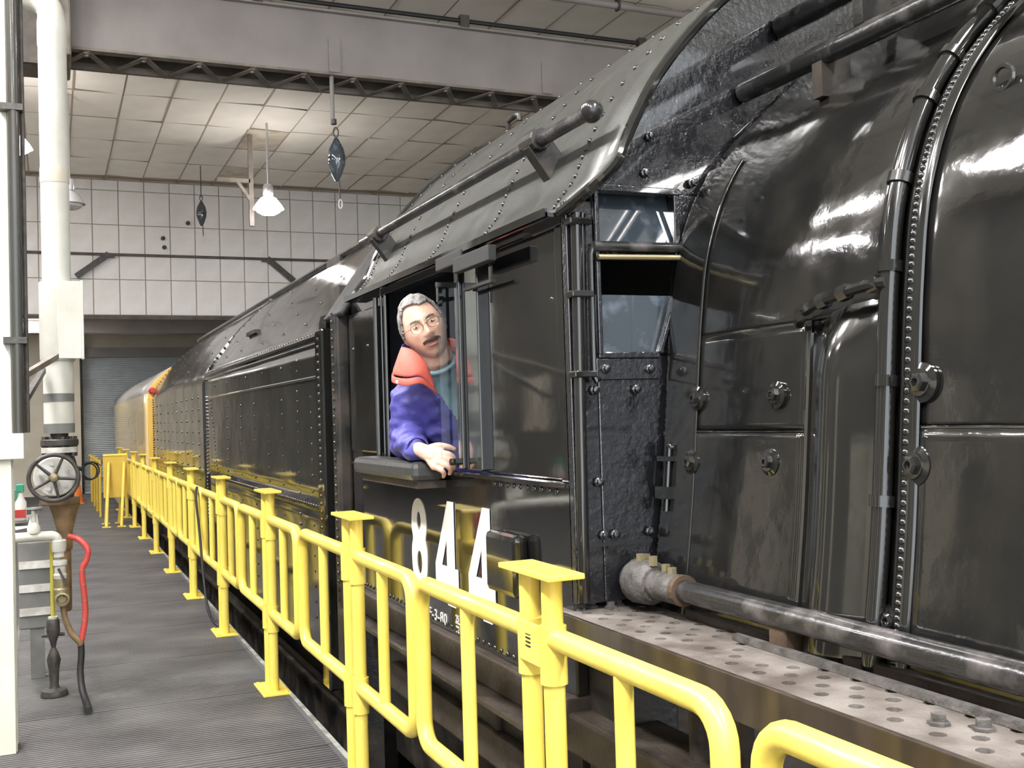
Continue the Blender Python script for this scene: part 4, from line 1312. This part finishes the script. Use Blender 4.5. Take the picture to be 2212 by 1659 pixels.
t = tag(MB().tube([(.205 + .046 * math.cos(2 * PI * k / 28), 6.72 + .01 * math.sin(k * .7), 1.245 + .050 * math.sin(2 * PI * k / 28)) for k in range(28)], .0055, 6, closed=True)
        .tube([(.200 + .040 * math.cos(2 * PI * k / 28), 6.73, 1.238 + .047 * math.sin(2 * PI * k / 28)) for k in range(28)], .005, 6, closed=True)
        .tube([(.10, 6.72, 1.27), (.16, 6.72, 1.255)], .012, 8)
        .tube([(.215, 6.72, 1.293), (.245, 6.71, 1.285), (.262, 6.70, 1.272)], .004, 6).build('wire_coil', 'rubber', smooth=True), 'coil of black wire hung on the gate valve body', 'wire')
# brace and red tank, bottle, cone
t = thing('pipe_brace', 'dark steel angle brace from the column to the white pipe', 'brace', (0, 6.2, 1.8))
MB().obox((-.20, 5.72, 1.71), (.03, 6.55, 1.905), .03, .03).build('bar', 'girder_lattice', t)
MB().obox((-.15, 6.0, 1.60), (-.04, 6.62, 1.83), .03, .03).build('bar', 'iron_dark', t)
t = thing('wall_shelf', 'small dark shelf bracketed to the column behind the handwheel', 'shelf', (-.22, 5.9, 1.05))
MB().box(-.30, -.115, 5.70, 6.10, 1.03, 1.045).build('board', 'iron_dark', t)
MB().box(-.30, -.28, 5.69, 5.71, .90, 1.03).build('support', 'iron_dark', t)
t = thing('spray_bottle', 'white spray bottle with green trigger on the dark shelf', 'bottle', (-.15, 5.86, 1.045))
MB().lathe([(.026, .001), (.028, .01), (.028, .09), (.014, .12), (.012, .14)], (-.15, 5.86, 1.045), n=16).build('bottle', 'white_paint', t, smooth=True)
MB().box(-.168, -.132, 5.84, 5.88, 1.185, 1.225).build('trigger_head', 'green', t, bevel=.005)
MB().box(-.180, -.165, 5.845, 5.875, 1.15, 1.20).build('trigger', 'green', t, bevel=.003)
MB().box(-.176, -.124, 5.83, 5.832, 1.06, 1.10).build('sticker', 'red', t)
t = thing('traffic_cone', 'orange traffic cone by the walkway wall near the shutter', 'cone', (.42, 22.6, 0))
MB().lathe([(.13, .02), (.03, .62), (.02, .62), (.02, .6)], (.42, 22.6, 0), n=20).build('cone', 'orange', t, smooth=30)
MB().lathe([(.098, .19), (.066, .36)], (.42, 22.6, .0), n=20, caps=False).build('white_band', 'white_paint', t, smooth=True, solid=.004)
MB().box(.28, .56, 22.46, 22.74, .002, .022).build('base', 'orange', t, bevel=.006)

# ================================================================== THE MAN AT THE CAB WINDOW
def remesh(mb, vox, smooth_it=6):
    me = mb.mesh('tmp')
    o = bpy.data.objects.new('tmp', me)
    scene.collection.objects.link(o)
    md = o.modifiers.new('r', 'REMESH')
    md.mode = 'VOXEL'
    md.voxel_size = vox
    if smooth_it:
        sm = o.modifiers.new('s', 'SMOOTH')
        sm.factor = .5
        sm.iterations = smooth_it
    dg = bpy.context.evaluated_depsgraph_get()
    out = bpy.data.meshes.new_from_object(o.evaluated_get(dg))
    bpy.data.objects.remove(o)
    return out

man = thing('person', 'man in blue jacket with red collar leaning out of the cab window', 'person', (1.72, 4.1, 1.10))
HC = V(1.308, 3.85, 1.836)
hf = V(-.23, -.96, -.06).normalized()
hu = V(-.41, -.02, .91)
hu = (hu - hf * hu.dot(hf)).normalized()
hl = hu.cross(hf).normalized()
HM = Matrix((hl, hf, hu)).transposed().to_4x4()
HM.translation = HC
def gs(x, s_):
    return math.exp(-(x / s_) ** 2)
def head_pt(th, ph):
    """th: azimuth from his left (0) over the face (90 deg); ph: elevation"""
    n_ = V(math.cos(ph) * math.cos(th), math.cos(ph) * math.sin(th), math.sin(ph))
    a, b, c = .083, .098, .126
    p = V(a * n_.x, b * n_.y, c * n_.z)
    if n_.z < 0:                                   # jaw narrows, back of the skull tucks in
        k = min(1, -n_.z)
        p.x *= 1 - .17 * k ** 1.5
        if n_.y < 0:
            p.y *= 1 - .30 * k
        else:
            p.y *= 1 + .10 * k * (1 - .5 * k)
            p.y += .014 * k
    else:
        p.x *= 1 - .05 * n_.z
        if n_.y > 0:
            p.y *= 1 - .04 * n_.z
    if n_.y > .1:
        x, z = p.x, p.z
        d = 0
        d += .012 * gs(x, .011) * gs(z - .012, .026)                     # bridge
        d += .025 * gs(x, .0125) * gs(z + .018, .019)                    # tip of the nose
        d += .009 * (gs(x - .014, .008) + gs(x + .014, .008)) * gs(z + .024, .009)   # nostril wings
        d += .006 * gs(z - .040, .011) * gs(x, .05)                      # brow
        d -= .011 * (gs(x - .031, .016) + gs(x + .031, .016)) * gs(z - .018, .013)   # eye sockets
        d += .0045 * (gs(x - .031, .012) + gs(x + .031, .012)) * gs(z - .017, .0065) # lids
        d += .005 * (gs(x - .042, .018) + gs(x + .042, .018)) * gs(z + .012, .018)   # cheekbones
        d += .006 * gs(x, .028) * gs(z + .052, .016)                     # mouth mound
        d += .0035 * gs(x, .020) * gs(z + .066, .006)                    # lower lip
        d -= .0045 * gs(x, .024) * gs(z + .0585, .0035)                  # mouth line
        d -= .004 * gs(x, .03) * gs(z + .080, .008)
        d += .008 * gs(x, .024) * gs(z + .102, .016)                     # chin
        p.y += d * min(1, (n_.y - .1) / .3)
    return p
hb = MB()
nth, nph = 96, 72
vs_ = []
for j in range(nph + 1):
    ph = -PI / 2 + PI * j / nph
    for i in range(nth):
        vs_.append(HM @ head_pt(2 * PI * i / nth, ph))
fs_ = [(j * nth + i, j * nth + (i + 1) % nth, (j + 1) * nth + (i + 1) % nth, (j + 1) * nth + i) for j in range(nph) for i in range(nth)]
hb.add(vs_, fs_)
def ellipsoid(mb, c, ax, n=14, m=10):
    """ax: three vectors (half axes)"""
    base = MB().sphere((0, 0, 0), 1, n, m)
    c = V(*c)
    mb.add([c + ax[0] * p[0] + ax[1] * p[1] + ax[2] * p[2] for p in base.v], base.f)
for s_ in (-1, 1):                                                       # ears
    ec = HM @ V(s_ * .080, -.010, -.004)
    ellipsoid(hb, ec, (hl * .010 + hf * -.006 * s_ * s_, hf * .018, hu * .032))
    ellipsoid(hb, HM @ V(s_ * .078, -.004, -.026), (hl * .008, hf * .010, hu * .012))
# neck, shoulders core, arms, hand
def chain(mb, pts, rs, n=14):
    P = smooth_path([tuple(p) + (r,) for p, r in zip(pts, rs)], 5)
    mb.tube([p[:3] for p in P], [p[3] for p in P], n)
    mb.sphere(P[0][:3], P[0][3], n, 8)
    mb.sphere(P[-1][:3], P[-1][3], n, 8)
chain(hb, [HM @ V(0, -.022, -.05), HM @ V(0, -.020, -.115), (1.375, 3.935, 1.70), (1.42, 3.975, 1.62)], [.066, .066, .068, .085])
SH, EL, WR = V(1.300, 3.99, 1.585), V(1.288, 4.03, 1.402), V(1.240, 3.765, 1.384)
chain(hb, [SH, EL], [.052, .044])
chain(hb, [EL, (EL + WR) / 2, WR], [.042, .038, .027])
chain(hb, [(1.60, 4.02, 1.62), (1.72, 3.98, 1.42), (1.66, 3.78, 1.30)], [.052, .044, .036])
chain(hb, [(1.44, 3.99, 1.58), (1.55, 4.06, 1.38), (1.72, 4.12, 1.20)], [.10, .11, .12], 18)
for dx in (0, .18):
    chain(hb, [(1.66 + dx, 4.08, 1.20), (1.66 + dx, 3.68, 1.20), (1.66 + dx, 3.66, .80)], [.075, .055, .04])
    chain(hb, [(1.66 + dx, 3.68, .765), (1.66 + dx, 3.54, .755)], [.038, .030])
# right hand draped over the end of the arm rest
palm = [WR, V(1.258, 3.715, 1.368), V(1.272, 3.675, 1.352)]
chain(hb, palm, [.026, .029, .026])
KN = [V(1.296, 3.655, 1.368), V(1.288, 3.645, 1.350), V(1.277, 3.642, 1.333), V(1.263, 3.648, 1.318)]
for k in KN:
    chain(hb, [palm[1], k], [.020, .0135], 10)
FG = [(V(1.322, 3.632, 1.360), V(1.338, 3.634, 1.343), V(1.342, 3.645, 1.330)),
      (V(1.317, 3.620, 1.338), V(1.332, 3.624, 1.320), V(1.334, 3.636, 1.306)),
      (V(1.304, 3.618, 1.320), V(1.317, 3.624, 1.303), V(1.318, 3.636, 1.291)),
      (V(1.285, 3.626, 1.304), V(1.295, 3.632, 1.291), V(1.296, 3.642, 1.281))]
for k, f_ in zip(KN, FG):
    chain(hb, [k, f_[0], f_[1], f_[2]], [.0108, .0098, .0090, .0076], 10)
chain(hb, [V(1.262, 3.712, 1.378), V(1.290, 3.680, 1.392), V(1.322, 3.662, 1.388), V(1.346, 3.655, 1.378)], [.017, .0135, .0112, .0090], 10)
# other hand on the lap
chain(hb, [(1.66, 3.78, 1.30), (1.67, 3.72, 1.275)], [.030, .026])
for k in range(4):
    chain(hb, [(1.645 + k * .017, 3.71, 1.275), (1.645 + k * .018, 3.66, 1.268), (1.645 + k * .018, 3.635, 1.255)], [.010, .009, .008], 8)
chain(hb, [(1.64, 3.76, 1.285), (1.61, 3.71, 1.275)], [.013, .009], 8)
body_o = link('body', remesh(hb, .0036, 3), 'skin', man, smooth='all')

# face details
for s_ in (-1, 1):
    ec = HM @ V(s_ * .032, .0825, .0165)
    e_ = MB()
    ellipsoid(e_, ec, (hl * .0115, hf * .010, hu * .0044), 14, 10)
    eo = e_.build('eye', 'eye_white', man, smooth=True)
    e_ = MB()
    ellipsoid(e_, ec + hf * .0068 - hl * .001 - hu * .0006, (hl * .0046, hf * .0038, hu * .0040), 12, 8)
    e_.build('iris', 'iris', eo, smooth=True)
    eb_ = MB()
    pts = [HM @ V(s_ * x, y, z) for x, y, z in ((.013, .1005, .033), (.024, .0985, .038), (.036, .0925, .040), (.048, .082, .036))]
    P = smooth_path([tuple(p) for p in pts], 4)
    eb_.tube(P, [.0018 + .0018 * math.sin(PI * (k + 1) / (len(P) + 1)) for k in range(len(P))], 8)
    eb_.build('eyebrow', 'hair_grey', man, smooth=True)
mo = MB()
for s_ in (-1, 1):
    pts = [HM @ V(s_ * x, y, z) for x, y, z in ((0, .1145, -.0440), (.012, .1135, -.0440), (.024, .107, -.0455), (.034, .098, -.0490))]
    P = smooth_path([tuple(p) for p in pts], 5)
    mo.tube(P, [.0068 - .0042 * (k / len(P)) for k in range(len(P))], 8)
    pts = [p + hu * -.005 for p in pts]
    P = smooth_path([tuple(p) for p in pts], 5)
    mo.tube(P, [.0060 - .0040 * (k / len(P)) for k in range(len(P))], 8)
mo.build('moustache', 'hair_brown', man, smooth=True)
lp = MB()
P = smooth_path([tuple(HM @ V(x, y, z)) for x, y, z in ((-.022, .101, -.0655), (-.011, .1085, -.0655), (0, .1105, -.066), (.011, .1085, -.0655), (.022, .101, -.0655))], 4)
lp.tube(P, [.0018 + .0026 * math.sin(PI * k / (len(P) - 1)) for k in range(len(P))], 8)
lp.build('lower_lip', 'lip', man, smooth=True)
# hair: a shell over crown, sides and back
hv, hfc, idx = [], [], {}
def hairline(th, ph):
    n_ = V(math.cos(ph) * math.cos(th), math.cos(ph) * math.sin(th), math.sin(ph))
    if n_.z > .80:
        return True
    if n_.y > .42:
        return n_.z > .70 + .05 * math.cos(3 * th)
    if n_.y > .12:
        return n_.z > .18 - .9 * (.42 - n_.y) * 1.2 + .0
    if n_.y > -.25:
        return n_.z > .02 and True or n_.z > -.10 and n_.y > .0
    return n_.z > -.52
for j in range(nph + 1):
    ph = -PI / 2 + PI * j / nph
    for i in range(nth):
        th = 2 * PI * i / nth
        if hairline(th, ph):
            p = head_pt(th, ph)
            n_ = p.normalized()
            q = p + n_ * (.007 + .006 * max(0, n_.z) + .0045 * mnoise.noise(V(p.x * 60, p.y * 60, p.z * 25)) + .003 * mnoise.noise(p * 190))
            idx[j, i] = len(hv)
            hv.append(HM @ q)
for j in range(nph):
    for i in range(nth):
        k4 = [(j, i), (j, (i + 1) % nth), (j + 1, (i + 1) % nth), (j + 1, i)]
        if all(k in idx for k in k4):
            hfc.append(tuple(idx[k] for k in k4))
hair = MB().add(hv, hfc).build('hair', 'hair_grey', man, smooth='all')
md = hair.modifiers.new('solid', 'SOLIDIFY')
md.thickness = .007
md.offset = -1
# glasses
gl = MB()
for s_ in (-1, 1):
    ring = []
    for k in range(28):
        a = 2 * PI * k / 28
        ca, sa = math.cos(a), math.sin(a)
        ring.append(HM @ V(s_ * .033 + .0235 * math.copysign(abs(ca) ** .75, ca), .1085 - .25 * abs(s_ * .033 + .0235 * ca) * .35, .012 + .0175 * math.copysign(abs(sa) ** .8, sa)))
    gl.tube(ring, .0013, 6, closed=True)
    gl.tube([HM @ V(s_ * .056, .103, .018), HM @ V(s_ * .079, .085, .016), HM @ V(s_ * .087, .0, .012)], .0014, 6)
gl.tube(smooth_path([tuple(HM @ V(x, y, z)) for x, y, z in ((-.010, .109, .016), (0, .1125, .019), (.010, .109, .016))], 4), .0013, 6)
gl = gl.build('glasses', 'metal_thin', man, smooth=True)

# clothes
def torso(mb, grow):
    lat = V(.985, 0, .14).normalized()
    dep = V(0, 1, 0)
    secs = [((1.72, 4.12, 1.06), .185, .135), ((1.64, 4.09, 1.25), .19, .14), ((1.555, 4.05, 1.40), .200, .142), ((1.495, 4.015, 1.51), .205, .135),
            ((1.455, 3.99, 1.585), .190, .118), ((1.425, 3.965, 1.645), .135, .098), ((1.395, 3.945, 1.69), .082, .080)]
    rings = []
    for c, w, d in secs:
        c = V(*c)
        rings.append([c + lat * (w + grow) * math.copysign(abs(math.cos(a)) ** .85, math.cos(a)) + dep * (d + grow) * math.sin(a) for a in [2 * PI * k / 28 for k in range(28)]])
    R2 = []
    for i in range(len(rings) - 1):
        for k in range(4):
            R2.append([a.lerp(b, k / 4) for a, b in zip(rings[i], rings[i + 1])])
    R2.append(rings[-1])
    mb.loft(R2, closed_ring=True, caps=True)
sb_ = MB()
torso(sb_, -.004)
shirt_me = remesh(sb_, .009, 4)
_nr = [v.normal.copy() for v in shirt_me.vertices]
for v, n_ in zip(shirt_me.vertices, _nr):
    v.co += n_ * .004 * mnoise.noise(V(v.co.x * 14, v.co.y * 10, v.co.z * 22))
link('shirt', shirt_me, 'shirt_teal', man, smooth='all')
MB().tube([HM @ V(.064 * math.cos(a), -.024 + .066 * math.sin(a), -.148 - .028 * math.sin(a)) for a in [2 * PI * k / 26 for k in range(26)]], .009, 8, closed=True).build('shirt_neckband', 'shirt_teal', man, smooth=True)
jb = MB()
torso(jb, .012)
chain(jb, [(1.40, 3.985, 1.60), SH + V(.005, 0, 0), (SH + EL) / 2 + V(-.004, .0, 0), EL + V(0, 0, .006)], [.088, .078, .073, .068], 20)
chain(jb, [EL + V(0, 0, .006), (EL * .5 + WR * .5) + V(-.004, .01, .006), WR + V(-.002, .015, 0)], [.066, .060, .043], 18)
chain(jb, [(1.52, 4.0, 1.62), (1.62, 4.01, 1.60), (1.74, 3.98, 1.42), (1.67, 3.80, 1.31)], [.085, .078, .068, .045], 18)
jm = remesh(jb, .0075, 3)
_nr = [v.normal.copy() for v in jm.vertices]
for v, n_ in zip(jm.vertices, _nr):
    c = v.co
    sl = gs((c - (EL + V(0, -.05, 0))).length, .24)
    f1 = mnoise.noise(V(c.x * 9 + c.z * 12, c.y * 12, c.z * 26))
    f2 = mnoise.noise(V(c.x * 26, c.y * 30, c.z * 34))
    ridge = 1 - abs(mnoise.noise(V(c.x * 8 - c.z * 7, c.y * 14, c.z * 17 + c.y * 6)))
    v.co = c + n_ * ((.004 + .011 * sl) * f1 + .0035 * f2 + .016 * (ridge - .7) * (.5 + sl))
bm = bmesh.new()
bm.from_mesh(jm)
kill = []
for f_ in bm.faces:
    c = f_.calc_center_median()
    xl = 1.318 + (1.655 - c.z) * .72
    opening = f_.normal.y < .25 and c.y < 4.0 and c.z > 1.27 and xl < c.x < 1.60 and c.z < 1.70
    if opening or c.z > 1.70:
        kill.append(f_)
bmesh.ops.delete(bm, geom=kill, context='FACES')
bm.to_mesh(jm)
bm.free()
jk_o = link('jacket', jm, 'jacket_blue', man, smooth='all')
md = jk_o.modifiers.new('solid', 'SOLIDIFY')
md.thickness = .006
md.offset = -1
MB().lathe([(.040, 0), (.043, .010), (.040, .022)], WR + V(.0015, -.004, -.001), (EL - WR).normalized(), n=18, caps=False).build('cuff', 'jacket_blue', jk_o, smooth=True, solid=.006)
# collar: red lined flaps, folded open
def flap(name, top, bot, nmid, bulge, m):
    T, B = smooth_path(top, nmid), smooth_path(bot, nmid)
    rows_ = []
    for r_ in range(7):
        t_ = r_ / 6
        rows_.append([V(*a).lerp(V(*b), t_) + V(-.4, -1, .1).normalized() * bulge * math.sin(PI * min(1, t_ * .9 + .1)) for a, b in zip(T, B)])
    return MB().loft(rows_).build(name, m, jk_o, smooth='all', solid=.009, sub=1)
flap('collar_flap', [(1.235, 3.90, 1.765), (1.225, 3.84, 1.765), (1.255, 3.80, 1.745), (1.295, 3.785, 1.69), (1.325, 3.795, 1.61)],
     [(1.215, 3.91, 1.69), (1.180, 3.84, 1.662), (1.212, 3.775, 1.648), (1.262, 3.765, 1.650), (1.322, 3.80, 1.605)], 5, .012, 'collar_red')
flap('collar_edge', [(1.213, 3.915, 1.686), (1.178, 3.838, 1.656), (1.210, 3.773, 1.642), (1.262, 3.762, 1.645), (1.325, 3.80, 1.602)],
     [(1.212, 3.912, 1.668), (1.176, 3.838, 1.632), (1.210, 3.768, 1.616), (1.264, 3.758, 1.622), (1.350, 3.81, 1.575)], 5, .004, 'collar_red')
flap('collar_flap', [(1.40, 3.90, 1.80), (1.425, 3.86, 1.80), (1.45, 3.84, 1.775), (1.47, 3.85, 1.72)],
     [(1.40, 3.93, 1.765), (1.43, 3.89, 1.755), (1.455, 3.875, 1.735), (1.47, 3.875, 1.70)], 5, .010, 'collar_red')
flap('collar_back', [(1.235, 3.90, 1.765), (1.27, 3.98, 1.79), (1.34, 4.02, 1.80), (1.40, 3.99, 1.80), (1.425, 3.90, 1.80)],
     [(1.225, 3.92, 1.66), (1.27, 4.03, 1.67), (1.36, 4.07, 1.68), (1.45, 4.04, 1.69), (1.48, 3.92, 1.68)], 5, -.006, 'jacket_blue')
MB().lathe([(.006, 0), (.007, .003), (.003, .005)], (1.182, 3.80, 1.632), (-.4, -1, .1), n=10).build('snap_button', 'disc_pale', jk_o, smooth=True)
# trousers and shoes
tr = MB()
for dx in (0, .18):
    chain(tr, [(1.66 + dx, 4.08, 1.20), (1.66 + dx, 3.68, 1.20), (1.66 + dx, 3.66, .82)], [.09, .072, .06], 14)
chain(tr, [(1.68, 4.12, 1.20), (1.82, 4.12, 1.20)], [.11, .11], 14)
link('trousers', remesh(tr, .012, 2), 'interior_dark', man, smooth='all')
for dx in (0, .18):
    sh = MB()
    chain(sh, [(1.66 + dx, 3.70, .768), (1.66 + dx, 3.52, .758)], [.047, .038], 12)
    sh.build('shoe', 'leather', man, smooth=True)
